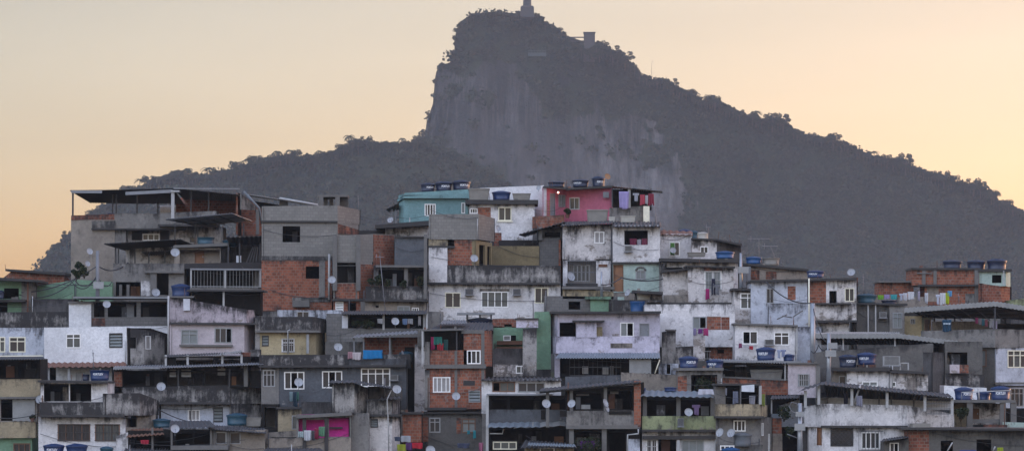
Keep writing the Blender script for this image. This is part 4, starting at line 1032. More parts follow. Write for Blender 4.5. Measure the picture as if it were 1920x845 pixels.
for a in ((1161, 359, 1179, 391, (.42, .36, .66), 'towel', 'long lilac towel hanging at the left of the laundry balcony'), (1187, 362, 1198, 377, (.45, .46, .52), 'shirt', 'pale grey shirt on the laundry balcony right of the post'), (1200, 365, 1209, 384, (.55, .08, .12), 'towel', 'red towel in the middle of the laundry balcony'), (1210, 366, 1215, 383, (.6, .58, .6), 'towel', 'narrow white cloth between red cloths on the balcony'), (1215, 363, 1226, 385, (.28, .03, .06), 'towel', 'dark crimson cloth at the right end of the balcony')):
    cloth(a[5], *a[:4], YL, a[4], a[6], 'laundry on the crest balcony')
tank(1120, 418, 40, 25, 326.5, 'weathered cement tank standing below the pink wall', col='tank_cement', lid=False, square=True, dY=.5); tank(1177, 417, 28, 12, 326, 'cream rectangular tank below the laundry balcony parapet', col='tank_cream', lid=False, square=True, dY=.2); tank(1147, 417, 12, 11, 326, 'small pale tank between cement tank and cream tank', col='tank_cream', lid=False, square=True, dY=.3)
h = House('dirty white house with dark corrugated roof and one small upper window', 1100, 490, 322.5)
h.wall([1055, 1147], 420, 488, 'whited', [(1114, 434, 1133, 456, 'w2u')], d=5); h.sheet((1052, 423), (1148, 418), (1052, 416), (1150, 412), -.8, 5, 'sheet_dark')
h.wall([(1063, 1.2), 1120], 488, 540, 'beige', [(1075, 496, 1106, 528, 's4')], d=3); h.wall([1118, 1146], 486, 545, 'white', d=4); h.wall([1056, 1064], 486, 536, 'white', d=3)
h.bars(1064, 1118, 489, 531, .05, .17, 'steel_grey', (0, .5, 1)); h.bar([(1062, 531, 1121, 537, -.3, 1)], 'slab', 'ledge'); h.tube([(1147, 420, -.3), (1147, 545, -.3)], .09, 'steel_dark', 'downpipe')
h.bar([(1122, 495, 1139, 500, -.06, 0)], 'rust', 'house_sign')
h = House('greyish white house with dark band window over a mint lower storey', 1190, 545, 322)
h.wall([1149, 1238], 422, 493, 'white', [(1171, 432, 1215, 459, 'o')], d=5); h.sheet((1147, 424), (1241, 424), (1150, 415), (1240, 416), -.9, 5, 'sheet_dark', wave=.3, amp=.06)
h.bar([(1148, 491, 1239, 494.5, -.25, 3)], 'slab', 'ledge'); h.wall([1149, 1238], 494, 548, 'mint', [(1149.5, 496, 1169, 546, 'db'), (1192, 506, 1211, 524, 's2')], d=5)
h.tube([(1192, 507, -.05), (1196, 502, -.05), (1201, 500.5, -.05), (1207, 502, -.05), (1211, 507, -.05)], .08, 'slab_pale', 'arch')
cloth('towel', 1181, 447, 1194, 459, 322.1, (.22, .03, .08), 'dark red cloth inside the band window, left one', 'cloths in the band window'); cloth('towel', 1203, 447, 1214, 459, 322.1, (.25, .05, .1), 'dark red cloth inside the band window, right one', 'cloths in the band window')
cloth('towel', 1195, 449, 1202, 459, 322.1, (.5, .48, .55), 'pale cloth between two dark red cloths in the band window', 'cloths in the band window')
ac(1178, 466, 14, 11, 321.8, 'pale air conditioner under the band window beside the drain')
dish(1070, 518, 18, 321, 'tilted satellite dish on the grilled balcony of the dirty white house', az=40)
h = House('low house with cream parapet and tiny mint green roof room', 1110, 590, 317)
h.wall([1055, 1150], (541, 546), 560, 'creamd', d=3, name='parapet'); h.slab(1054, 1152, 537, 542, -.3, 3, 'slab_pale'); h.wall([1020, 1165], 555, 588, 'blockd', [(1066, 565, 1088, 580, 'o')], d=4)
h.wall([(1107, -.5), 1141], 560, 588, 'green', d=2); h.slab(1097, 1146, 556, 561, -.8, 2, 'green', 'roof_slab'); h.wall([(1158, -.3), 1170], 556, 590, 'mint', d=2)
# ======================================================= right half, upper rows
h = House('white house with green-curtained window under a terracotta tiled parapet', 1267, 490, 326)
h.wall([1238, 1298], 438, 492, 'white', [(1255, 453, 1275, 480, 'w2')], d=5); h.sheet((1237, 439), (1299, 441), (1239, 431), (1299, 434), -.2, 2, 'terracotta', wave=.5, amp=.05)
cloth('towel', 1257, 455, 1265, 478, 325.6, (.10, .28, .06), 'bright green curtain in the window under the terracotta tiles', 'curtain cloths', cat='curtain')
dish(1262, 469, 12, 325, 'white satellite dish before the green-curtained window', az=10)
h = House('low white house with dark mouldy right end and small grilled window', 1340, 490, 325)
h.wall([1297, 1344], 450, 492, 'whited', [(1313, 462, 1328, 475, 'w2')], d=4); h.wall([1344, (1390, 1.5)], (449, 458), 495, 'dark', d=4); h.slab(1297, 1345, (446, 448), (449, 451), -.3, 3, 'slab'); h.slab(1344, 1391, (448, 457), (451, 461), -.3, 4, 'slab')
tank(1284, 445, 26, 18, 327, 'blue lidded tank behind the cream tank above terracotta parapet', dY=3); tank(1300, 447, 22, 16, 327, 'teal blue tank with pale body left of the cream tank', dY=1.8, col='tank_teal')
tank(1318, 449, 21, 15, 325, 'cream tank on the low white house roof', col='tank_cream', dY=1); tank(1359, 484, 36, 14, 322, 'squat bright blue tank on the dark roof slab', col='tank_bright', dY=.8)
tank(1306, 481, 34, 8, 322.5, 'flat pale basin on the dark roof edge', col='tank_cement', lid=False, square=True, dY=.2)
h = House('white house under a long dark slab behind the pink-clothes window', 1320, 560, 321)
h.slab(1237, 1386, (484, 487), (490, 493), -.8, 5, 'slab'); h.wall([1240, 1384], 492, 560, 'white', [(1246, 501, 1280, 512, 'o')], d=4); h.tube([(1240, 515, -.5), (1247, 492, -.6)], .1, 'slab', 'brace')
h.wall([(1237, -.4), 1250], 494, 560, 'mould', d=2)
h = House('square weathered white house with magenta cloth hanging from its window', 1310, 568, 317)
h.wall([(1243, 1), 1290], (508, 504), 568, 'whited', d=5, label='peeling wall with brown base'); h.wall([(1244, .9), (1289, -.1)], 552, 568, 'beige', closed=False, cap=None, name='bare_patch', dY=-.04)
h.wall([1290, 1376], 500, 569, 'whited', [(1321, 508, 1353, 544, 'w2g')], d=5); h.slab(1286, 1379, (497, 500), (500, 503), -.4, 4, 'slab'); h.slab(1241, 1291, (506, 502), (510, 505), .2, 4, 'slab'); h.bar([(1242, 567, 1377, 570.5, -.3, 3)], 'slab', 'ledge')
h.wall([(1320, -.04), (1354, -.04)], 501, 507.5, 'brick', closed=False, cap=None, name='lintel')
cloth('towel', 1323, 541, 1330, 561, 316.6, (.45, .02, .18), 'magenta cloth hanging below the window of the weathered square house', 'cloths at the magenta window'); cloth('trousers', 1334, 522, 1341, 553, 316.6, (.03, .03, .06), 'black trousers hanging beside the magenta cloth', 'cloths at the magenta window'); cloth('shirt', 1339, 534, 1350, 552, 316.5, (.2, .2, .22), 'grey shirt hanging right of the black trousers', 'cloths at the magenta window')
h = House('small mould-edged white house with bright white four-pane window', 1406, 610, 313.5)
h.wall([1376, 1438], 544, 610, 'whited', [(1388, 549, 1416, 579, 'w2t')], d=5); h.slab(1373, 1440, (540, 542), (544, 546), -.4, 5, 'slab')
h = House('dirty wall house with brick patches behind two rooftop tanks and antennas', 1440, 525, 324)
h.wall([1393, 1514], (496, 504), 530, 'beige', d=5); h.wall([(1402, -.04), (1424, -.04)], 506, 524, 'brick', closed=False, cap=None, name='brick_patch'); h.wall([(1436, -.04), (1456, -.04)], 509, 523, 'brick', closed=False, cap=None, name='brick_patch'); h.slab(1391, 1516, (493, 504), (497, 508), -.4, 5, 'slab')
h.posts([1396, 1404], 500, 540, -.6, .3, 'steel_grey')
tank(1413, 494, 30, 14, 324, 'blue tank with pale top below the tall aerial', col='tank_bright', dY=1); tank(1446, 497, 32, 14, 324, 'cream cement tank right of the blue tank below the aerial', col='tank_cement', dY=1, lid=False)
antenna(1423, 446, 494, 325, 'tall thin tv aerial on the roof with the blue and cream tanks', 1.3); antenna(1460, 460, 500, 324.5, 'bent leaning tv aerial beside the cream cement tank', .9, tilt=-.7)
antenna(1229, 386, 424, 326, 'thin tv aerial right of the laundry balcony', .5); antenna(1328, 425, 455, 325.5, 'short straight aerial behind the cream tank', .3)
h = House('bluish white house with bricked-up window, brick pillar and yellow window', 1520, 600, 313)
h.wall([1408, 1514], (529, 523), 612, 'bluew', [(1437, 540, 1451, 568, 's2'), (1477, 536, 1492, 562, 'ibrick')], d=5)
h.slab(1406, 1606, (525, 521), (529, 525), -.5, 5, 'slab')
h.wall([(1516, 0), 1549], 523, 570, 'brick', [], d=5); h.wall([1549, 1570], 524, 570, 'white', [(1555, 545, 1569, 568, 'o')], d=5)
h.wall([1570, 1606], 525, 572, 'whited', [(1584, 540, 1602, 565, 'y2')], d=5); h.wall([1528, 1606], 569, 602, 'whited', d=5, name='parapet', dY=-.5); h.bar([(1527, 568, 1596, 571, -.9, 0)], 'slab', 'ledge')
h.wall([1437, 1529], 568, 612, 'bluew', d=4, dY=-.1); h.bar([(1527, 600, 1608, 604, -.8, 2)], 'slab', 'ledge'); h.wall([(1527, .2), 1592], 603, 628, 'white', d=4)
h.wall([(1601, 2), 1609], 519, 536, 'brick', d=2)
tank(1529, 520, 34, 14, 313, 'blue tank with white word on the bluish white house', col='tank_blue', text='FORTLEV'); dish(1596, 510, 15, 314.5, 'white satellite dish standing on the roof right of the blue tank', az=-15)
h.tube([(1517, 522, -.6), (1517, 628, -.6)], .06, 'cream_frame', 'downpipe')
for k, (x_, y_, r_) in enumerate(((1466, 594, 20), (1476, 588, -35), (1496, 590, 40))): h.tube([(x_-9, y_+4, -1), (x_+9, y_-r_*.2, -.7)], .045, 'slab_pale', 'loose_board')
# brick building at right
h = House('unfinished brick building with three blue tanks at the top right', 1770, 565, 324)
h.wall([(1648, 1), 1713], 528, 572, 'brick', d=4); h.slab(1647, 1714, 526, 529, .5, 5, 'slab_pale')
h.wall([1710, 1836], 504, 535, 'brick', d=5); h.slab(1709, 1837, 502, 506, -.2, 5, 'slab'); h.bar([(1722, 533, 1841, 536.5, -.5, 3)], 'slab', 'ledge')
h.posts([1732, 1753], 505, 534, -.02, .26, 'slab_pale'); h.posts([1831], 505, 570, -.02, .34, 'slab_pale')
h.wall([1734, 1838], 536, 572, 'brick', d=4); h.wall([(1738, -.03), 1760], 537, 565, 'beige', closed=False, cap=None, name='plaster_patch'); h.wall([(1810, -.03), 1828], 550, 572, 'greyl', closed=False, cap=None, name='plaster_patch')
h.wall([1836, 1886, (1895, 4)], 508, 536, 'mint', [(1860, 515, 1878, 530, 'o')], d=4); h.slab(1834, 1897, 504, 509, -.3, 4, 'slab'); h.wall([(1836, -.6), 1876, (1895, 3)], (531, 536, 536), 566, 'brickd', d=4)
h.bar([(1719, 511, 1746, 513, -.2, -.05)], 'slab_pale', 'rod'); h.posts([1882], 508, 534, -.7, .08)
tank(1785, 503, 36, 17, 324, 'navy tank, leftmost of three on the brick building', col='tank_navy', dY=2); tank(1830, 505, 36, 19, 324, 'navy tank, middle one of three on the brick building', col='tank_navy', dY=2); tank(1869, 507, 37, 23, 324, 'larger navy tank at the right end of the brick building roof', col='tank_navy', dY=1.5)
h = House('pale green wall at the right edge beside the brick building', 1910, 570, 322); h.wall([1895, 1960], (562, 556), 590, 'olive', d=4)
h = House('grey plastered house with two white pipes and laundry on its roof', 1650, 628, 314)
h.wall([1606, 1670], 568, 632, 'grey', d=6); h.wall([(1668, -.3), 1696], 570, 632, 'greyl', [(1674, 586, 1692, 615, 's2t')], d=5); h.slab(1604, 1702, (567, 569), (570, 573), -.5, 5, 'slab'); h.posts([1628, 1642], 568, 632, -.3, .1)
ac(1655, 590, 13, 11, 313.8, 'pale air conditioner on the grey house with two pipes')
h = House('dark brown back terrace behind the laundry line', 1720, 580, 318); h.wall([1640, 1740], 556, 585, 'beige', d=2)
tank(1625, 568, 38, 18, 314, 'teal blue tank left of the laundry line', col='tank_teal')
tank(1667, 569, 30, 8, 315, 'low dark blue tank half hidden by laundry', col='tank_navy', dY=2)
cable([(1640, 551, 315), (1724, 545, 315)], .012, 'laundry line stretched beside the teal tank', .1, 'clothesline', 'clothesline'); cable([(1718, 546, 315), (1788, 546, 315)], .012, 'laundry line before the brick building', .1, 'clothesline', 'clothesline')
for a in ((1646, 553, 1657, 561, (.20, .50, .04), 'towel', 'lime green cloth at the left end of the laundry line'), (1658, 552, 1668, 560, (.40, .32, .58), 'towel', 'lilac cloth next to the lime green cloth'), (1670, 552, 1682, 561, (.05, .40, .42), 'towel', 'turquoise cloth between lilac cloth and white cloths'), (1686, 550, 1694, 563, (.55, .58, .68), 'shirt', 'pale blue shirt beside the turquoise cloth'), (1694, 549, 1701, 563, (.7, .7, .74), 'towel', 'narrow white towel right of the pale blue shirt'), (1702, 547, 1714, 561, (.75, .75, .78), 'towel', 'square white towel at the right end of the first laundry line'), (1721, 546, 1725, 564, (.55, .5, .62), 'towel', 'thin pale lilac strip at the left of the second line'), (1734, 549, 1740, 568, (.7, .72, .76), 'trousers', 'pale trousers on the second line'), (1755, 552, 1762, 570, (.65, .68, .78), 'shirt', 'pale blue shirt left of the white towel'), (1762, 549, 1773, 571, (.75, .75, .78), 'towel', 'wide white towel left of the lime cloth'), (1773, 549, 1780, 569, (.5, .62, .02), 'towel', 'lime yellow cloth on the second line'), (1777, 545, 1785, 555, (.12, .38, .65), 'towel', 'sky blue cloth right of the lime yellow cloth')):
    cloth(a[5], *a[:4], 314.9, a[4], a[6], 'laundry on the roof line')
h = House('small yellow house with tiny window under the end of the white canopy', 1720, 625, 314.5)
h.wall([1696, 1728], 592, 630, 'cream', [(1707, 597, 1716, 607, 's2')], d=4); h.wall([1728, (1746, 1)], 595, 625, 'mint', [(1733, 598, 1744, 622, 'dg')], d=3); h.bar([(1696, 584, 1744, 593, 1, 3)], 'slab', 'beam')
cn = House('very wide white corrugated canopy with lattice trusses at the right edge', 1850, 600, 310, cat='canopy', name='canopy')
cn.sheet((1696, 578), (1866, 566), (1740, 596), (1890, 596), -1, 11, 'sheet_dark'); cn.sheet((1866, 566), (1990, 584), (1890, 596), (1980, 606), -1, 11, 'sheet_dark')
cn.sheet((1695.5, 577.5), (1866, 564.5), (1695.5, 586), (1866, 573), -1.1, -1.05, 'sheet_white', 'fascia', wave=.3); cn.sheet((1866, 564.5), (1990, 583), (1866, 573), (1990, 591), -1.1, -1.05, 'sheet_white', 'fascia', wave=.3)
cn.posts([1865.5], 573, 618, -.8, .12, 'steel_dark'); cn.posts([1752, 1790, 1830], 590, 625, 8, .12, 'steel_dark')
for k in range(6): cn.tube([(1712+k*28, 582-k*1.9, -.9), (1752+k*26, 597, 10.5)], .05, 'steel_grey', 'rafter')
for k in range(3): cn.tube([(1712+k*14, 583.5+k*4, 1.5+k*3), (1900+k*10, 576+k*7, 1.5+k*3)], .06, 'steel_grey', 'truss')
h = House('grey corner house with concrete terrace parapet and white right face', 1870, 730, 308)
h.wall([(1727, 2), (1866, -.3), (1990, 3)], (619, 616, 619), 651, 'greyl', d=6, name='parapet', closed=False, cap=None); h.wall([(1749, 2), 1866, (1990, 3)], (640, 640, 640), 765, 'grey', [(1822, 655, 1850, 687, 'n2')], d=6, cap=0)
h.wall([(1867.5, -.06), (1990, 2.94)], 650, 722, 'bluew', [(1889, 656, 1925, 689, 'y3t1')], closed=False, cap=None, name='white_wall', dY=-.05); h.wall([(1867.5, -.06), (1990, 2.94)], 726, 772, 'bluew', [(1894, 726, 1919, 762, 's3t')], closed=False, cap=None, name='white_wall', dY=-.05)
h.wall([(1749, 6), 1860], 600, 622, 'beige', d=.4, cap=None, name='back_wall'); h.bar([(1866, 716, 1960, 720, -.9, 0)], 'slab_pale', 'ledge'); h.wall([(1866, 5), 1990], 605, 622, 'inside', d=.4, cap=None, name='back_wall')
cloth('towel', 1767, 599, 1784, 621, 308.6, (.02, .07, .13), 'large dark blue striped beach towel under the wide canopy', 'laundry under the wide canopy')
cloth('towel', 1769, 605, 1782, 608, 308.5, (.5, .6, .68), 'pale wavy stripe cloth over the dark blue towel', 'laundry under the wide canopy')
for i, (x_, c_) in enumerate(((1829, (.6, .1, .3)), (1835, (.55, .5, .6)), (1841, (.1, .3, .4)), (1847, (.5, .15, .2)), (1855, (.6, .6, .66)), (1862, (.55, .5, .7)))):
    cloth('towel', x_, 595+i*1.2, x_+5+(i > 3)*3, 606+i*2, 311, c_, '%s small cloth on the line under the wide canopy' % ['bright pink', 'pale mauve', 'dark teal', 'dull red', 'off-white', 'pale lilac'][i], 'small cloths under the wide canopy')
# middle right canopy + grey walls
cn = House('bent white corrugated canopy over dark grey walls, below the two-pipe house', 1690, 640, 306.5, cat='canopy', name='canopy')
cn.sheet((1528, 632), (1686, 632), (1540, 645), (1690, 645), -1, 6, 'sheet_dark'); cn.sheet((1686, 632), (1826, 650), (1690, 645), (1815, 655), -1, 6, 'sheet_dark')
cn.sheet((1528, 625), (1686, 625), (1528, 633), (1686, 633), -1.1, -1.05, 'sheet_white', 'fascia', wave=.3); cn.sheet((1686, 625), (1827, 643), (1686, 633), (1827, 650), -1.1, -1.05, 'sheet_white', 'fascia', wave=.3)
cn.sheet((1527, 625), (1687, 625), (1556, 622), (1687, 622), -1.05, 2.5, 'sheet_white', 'roof_sheet')
cn.posts([1581, 1678], 632, 664, -.6, .1); cn.tube([(1826, 645, -1), (1820, 662, -.9), (1819, 701, -.7)], .1, 'steel_white', 'downpipe')
h = House('long dark grey wall house behind the two labelled tanks', 1640, 700, 304)
h.wall([1527, 1750], (660, 643), 735, 'grey', d=5); h.wall([(1749, -.5), (1772, 1)], 660, 735, 'dark', d=2)
h.wall([1772, 1842], 640, 735, 'grey', [(1776, 660, 1814, 683, 'o')], d=5, dY=.8); h.wall([(1772, .6), 1845], (699, 702), 730, 'mould', d=.6, name='parapet', cap=None)
h.wall([(1781, .2), (1799, .2)], 683, 699, 'pinkw', closed=False, cap=None, name='plaster_patch'); h.wall([(1799, .2), (1816, .2)], 683, 699, 'brick', closed=False, cap=None, name='brick_patch')
h = House('small white house below the labelled tanks', 1660, 728, 298)
h.wall([1588, 1670], 694, 730, 'white', [(1616, 714, 1646, 724, 'w2')], d=5); h.slab(1560, 1672, 688, 695, -.5, 5, 'slab'); h.wall([(1560, 1), 1588], 694, 735, 'beige', [(1573, 704, 1586, 724, 's1')], d=4)
h.wall([1670, 1740], 698, 732, 'whited', [(1672, 715, 1680, 724, 'w1')], d=5); h.slab(1669, 1742, (692, 697), (698, 701), -.5, 5, 'slab')
tank(1590, 689, 35, 25, 298.5, 'blue tank left of its labelled neighbour on the small white house', col='tank_navy', text='FORTLEV'); tank(1625, 683, 37, 23, 298.5, 'blue tank with clear white word before the long grey wall', text='FORTLEV'); 
h = House('brick plinth under the labelled blue tank', 1625, 688, 298.6, cat='plinth', name='plinth'); h.wall([1610, 1642], 683, 689, 'brick', d=1.8, cap=0)
o = ac(1671, 676, 32, 18, 298.5, 'big pale cooling unit on the roof right of the labelled tanks'); 
h = House('white pipe frame on the roof beside the big cooling unit', 1695, 692, 298.5, cat='pipe frame', name='pipe_frame'); h.posts([1688, 1703], 679, 693, 0, .1); h.bar([(1688, 679, 1703, 681, -.05, .05)], 'steel_white', 'bar')
# lilac tinted white block in the centre right
h = House('tall white house with brick infill beside its open window', 1300, 672, 309)
h.wall([1210, 1378], 570, 650, 'white', [(1299, 593, 1325, 616, 's2o1'), (1325.5, 593, 1352, 618, 'ibrick'), (1352.5, 594, 1368, 618, 'ibrickd')], d=5)
h.wall([(1210, .5), 1330], 649, 700, 'greyl', d=4); h.wall([(1322, .5), 1376], 648, 675, 'brick', [(1345, 655, 1358, 662, 'o')], d=4); h.bars(1321, 1333, 658, 672, .3, .2, 'steel_white', (0, 1))
h = House('stepped mould-blackened garden wall rising in front of the tall white house', 1260, 680, 306.5, cat='wall', name='garden_wall')
h.wall([1241, 1267], (622, 617), 682, 'mould', d=.4, cap=0); h.slab(1248, 1268, 617, 620, -.2, .6, 'slab_pale'); h.wall([(1267, .1), (1300, .1)], (650, 648), 682, 'mould', d=.4, cap=0); h.wall([(1300, .1), (1322, .1)], 617, 676, 'whited', d=.4, cap=0)
h.wall([(1228, .6), (1241, .6)], 593, 620, 'boardsx', d=.1, cap=None) if False else None
for a in ((1300, 615, 1305, 628, (.35, .3, .5), 'dark lilac small cloth below the brick infill window'), (1309, 616, 1317, 625, (.2, .04, .25), 'purple cloth under the brick infill window'), (1319, 615, 1328, 629, (.5, .05, .2), 'magenta cloth under the brick infill window')):
    cloth('towel', *a[:4], 305.9, a[4], a[5], 'cloths at the brick infill window')
h = House('white house with two open windows and air conditioner above the roof tanks', 1435, 675, 306)
h.wall([1378, 1494], 609, 676, 'pinkw', [(1392, 620, 1421, 645, 'w2o0'), (1451, 622, 1480, 647, 'w2t')], d=5, mat2='white'); h.slab(1376, 1496, (605, 609), (608, 612), -.4, 5, 'slab_pale'); h.posts([1494], 610, 660, -.1, .12)
ac(1442, 641, 17, 10, 305.8, 'pale air conditioner left of the white grid window')
cable([(1380, 645, 305.6), (1420, 648, 305.6)], .012, 'short clothesline under the left open window', .05, 'clothesline', 'clothesline')
for a in ((1385, 643, 1391, 652, (.3, .06, .15), 'small dark red cloth under the left open window, first on its line'), (1394, 646, 1404, 650, (.6, .6, .62), 'small white cloth between two red cloths under the window'), (1405, 648, 1412, 655, (.5, .03, .05), 'small bright red cloth at the end of the short line')): cloth('towel', *a[:4], 305.5, a[4], a[5], 'cloths on the short line')
h = House('bluish white strip house behind the tall pole', 1512, 690, 305); h.wall([1494, 1540], 612, 690, 'bluew', d=5, dY=2)
cn = House('flat metal canopy over a dark bar terrace with the labelled tank on it', 1420, 700, 301, cat='canopy', name='canopy')
cn.sheet((1330, 676), (1502, 681), (1330, 672), (1502, 677), -1.5, 4, 'sheet_grey'); cn.bar([(1330, 676, 1502, 679, -1.6, -1.52)], 'sheet_grey', 'gutter'); cn.posts([1472, 1498], 679, 712, -1.2, .1); cn.tube([(1400, 682, -1), (1500, 685, -1)], .06, 'steel_dark', 'truss')
h = House('dark open terrace behind a long brick parapet under the flat canopy', 1410, 742, 300)
h.wall([1330, 1474], 680, 712, 'inside', [(1336, 684, 1400, 709, 'o')], d=4, dY=2.5); h.wall([1335, (1498, 0)], (706, 712), 742, 'brick', d=2, name='brick_parapet'); h.wall([(1484, -.05), (1499, -.05)], 711, 745, 'greyl', d=1, name='column')
h.slab(1334, 1499, (704, 711), (707, 714), -.1, 1, 'slab_pale')
cloth('towel', 1408, 692, 1466, 714, 300.6, (.32, .31, .29), 'long sagging grey tarpaulin on the bar terrace', 'tarpaulins', cat='tarpaulin', folds=4)
tank(1436, 675, 37, 25, 300.5, 'blue tank with large clear white word on the flat canopy', col='tank_blue', text='FORTLEV', dY=.5); tank(1479, 676, 22, 13, 300.5, 'small blue tank right of the labelled one on the flat canopy', dY=.6)
cloth('shirt', 1457, 655, 1464, 671, 300.6, (.45, .5, .65), 'pale blue shirt hanging between two blue tanks', 'laundry between the tanks'); cloth('shirt', 1463, 655, 1474, 668, 300.6, (.3, .34, .5), 'dusty blue shirt hanging beside the pale blue one', 'laundry between the tanks')
h = House('narrow pinkish house with grilled door right of the flat canopy', 1515, 740, 299.5)
h.wall([1478, 1532], 682, 745, 'pinkw', [(1496, 700, 1518, 724, 's2g')], d=5); h.slab(1476, 1534, 679, 682, -.3, 4, 'slab_pale'); h.wall([(1530, -.2), 1538], 680, 745, 'greyl', d=3)
# tanks centre
h = House('concrete frame house with plants inside, carrying two blue tanks', 1310, 740, 297)
h.wall([1272, 1355], 692, 745, 'greyl', [(1296, 702, 1345, 735, 'o')], d=5); h.wall([(1271, -.03), (1288, -.03)], (705, 703), 733, 'brick', closed=False, cap=None, name='brick_patch'); h.slab(1268, 1357, 689, 694, -.3, 5, 'slab_pale')
tank(1291, 690, 37, 23, 297, 'blue tank with pointed lid, left one on the concrete frame house', text='FORTLEV'); tank(1340, 691, 33, 18, 297, 'blue tank with flat top, right one on the concrete frame house', text='FORTLEV')
plant(1322, 733, 34, 26, 297.6, 'green hanging plants inside the concrete frame house', pot=False, group='single plants')
h = House('beige mouldy wall between the lilac house and the tank house', 1220, 735, 300); h.wall([1165, 1275], (697, 703), 740, 'beige', d=3)
h = House('small white wall pieces under the stepped mouldy wall', 1255, 700, 303); h.wall([1232, 1272], 681, 702, 'bluew', [(1250, 682, 1257, 700, 'o')], d=3)
# lilac house
h = House('lilac house with deep balcony above a dark barred porch', 1140, 722, 302)
h.wall([(1032, 1.8), 1046, 1238], (588, 586, 586), 632, 'lilac', [(1048, 604, 1080, 630, 'o'), (1163, 604, 1189, 631, 'w2o1'), (1199, 606, 1218, 633, 'dg')], d=5, dY=1)
h.wall([(1033, 2.8), 1043, 1237], 630, 662, 'lilac', d=1, name='parapet', cap=0); h.slab(1031, 1240, 583, 587, .3, 6, 'slab'); h.wall([(1081, -.04), 1119], 603, 632, 'lilac', d=1, cap=None, name='pier'); h.bar([(1074, 600, 1134, 603, -.4, 1)], 'slab', 'ledge')
h.wall([(1145, -.03), (1186, -.03)], 643, 652, 'beige', closed=False, cap=None, name='bare_patch'); h.wall([(1118, .2), (1130, .2)], 612, 630, 'ochre', closed=False, cap=None, name='stain')
h.sheet((1040, 670), (1238, 671), (1050, 659), (1237, 660), -1.4, .2, 'sheet_blue', 'porch_roof'); h.wall([(1042, 1), 1235], 663, 708, 'inside', [(1052, 672, 1062, 700, 'o'), (1065, 670, 1170, 704, 'o')], d=4)
h.wall([(1040, .8), 1050], 662, 716, 'lilac', d=3, cap=0); h.bars(1068, 1165, 672, 703, -.5, .35, 'steel_dark', (0, .5, 1)); h.sheet((1180, 673), (1221, 673), (1180, 699), (1221, 699), -1, -.9, 'sheet_white', 'shutter', wave=.3)
h.bar([(1092, 686, 1103, 700, 0.3, .4)], 'sheet_white', 'shutter_board'); h.bar([(1130, 687, 1141, 701, .3, .4)], 'sheet_white', 'shutter_board'); h.wall([(1060, -1), 1166], (705, 703), 726, 'greyb', d=1, name='parapet'); h.tube([(1228, 700, -.9), (1237, 674, -.9)], .05, 'cream_frame', 'prop')
h = House('green painted house with tall side wall and brown balcony', 985, 690, 303)
h.wall([(1003, .5), 1033], 584, 692, 'green', d=5); h.wall([925, 1003], 612, 690, 'green', [(944, 628, 958, 638, 'w1'), (958, 628, 968, 638, 'o')], d=4, dY=2)
h.bar([(932, 638, 980, 645, 1, 2), (931, 649, 980, 653, .9, 2)], 'rust', 'balcony_rail'); h.wall([(924, 2), 1003], 596, 613, 'brickd', [(946, 607, 960, 614, 'o')], d=4)
h = House('broken mouldy wall with steps of dark plaster beside the green house', 990, 690, 300.5, cat='wall', name='garden_wall')
h.wall([980, 1006], (616, 614), 705, 'mould', d=.5, cap=0); h.wall([(925, .5), 981], (653, 653), 690, 'dark', d=2); h.wall([925, 1000], 683, 706, 'whited', [(967, 685, 987, 700, 'w2')], d=2, dY=.3)
h = House('small lilac metal shed on the wall above the green house', 985, 614, 302, cat='shed', name='shed'); h.wall([968, 1009], 598, 614, 'lilac', d=2); h.slab(966, 1010, 596, 598.5, -.2, 2, 'slab')
# ======================================================= lower left
h = House('low brick hut with dark eaves at the far left behind the green wall', 60, 527, 324)
h.wall([(0, 2), 22, 120], (524, 508, 514), 532, 'brickd', d=5); h.slab(10, 122, (504, 511), (508, 516), -.5, 4, 'slab'); h.wall([(-30, 2), 5], 520, 540, 'brickd', d=3)
h = House('bright green painted wall house below the brick hut', 130, 560, 320)
h.wall([62, 145, (210, 1)], (536, 524, 528), 565, 'green', d=5); h.tube([(62, 532, -.6), (210, 536, -.6)], .03, 'steel_dark', 'rail'); h.posts([68, 140], 533, 560, -.6, .06, 'steel_dark')
h = House('green house with dark eaves and crowded opening at the left edge', 25, 600, 316)
h.wall([-30, 40], 522, 600, 'green', [(7, 540, 35, 560, 'o'), (-2, 566, 14, 600, 'o')], d=5); h.wall([40, 58], 524, 600, 'greyl', d=4); h.slab(-35, 72, (519, 525), (525, 529), -1.5, 5, 'slab'); h.slab(-30, 47, 561, 566, -1, 1, 'slab'); h.posts([52], 528, 585, -.8, .14, 'rust')
tank(2, 560, 12, 16, 314.6, 'small blue tank at the left picture edge', col='tank_navy', dY=0)
h = House('mouldy dark wall house with white chimney-like block', 90, 612, 312.5)
h.wall([58, 138], 560, 600, 'dark', d=4, dY=1); h.wall([-40, (128, 0)], (585, 584), 614, 'mould', d=4); h.wall([(129, -.6), 171], 568, 618, 'whitec', d=2.2, name='stair_head'); h.slab(127, 174, 565, 569, -.8, 1.6, 'slab_pale')
h = House('open terrace under a long flat grey roof beside the white block', 230, 612, 312)
h.wall([170, 316], 564, 613, 'blockd', [(176, 566, 196, 594, 'o'), (202, 566, 256, 594, 'o'), (264, 566, 313, 594, 'o')], d=5); h.slab(137, 318, (556, 557), (559, 560), -1, 6, 'sheet_grey'); h.wall([(172, -.04), (197, -.04)], 596, 611, 'brick', closed=False, cap=None, name='brick_patch')
h = House('bluish house at the left edge with two cream-framed windows', 40, 665, 308)
h.wall([-40, 84], 614, 670, 'bluew', [(-10, 631, 10, 660, 'y2t'), (17, 631, 48, 660, 'y2t')], d=5)
h = House('big clean white house with terracotta tile ledge above its porch', 160, 690, 307)
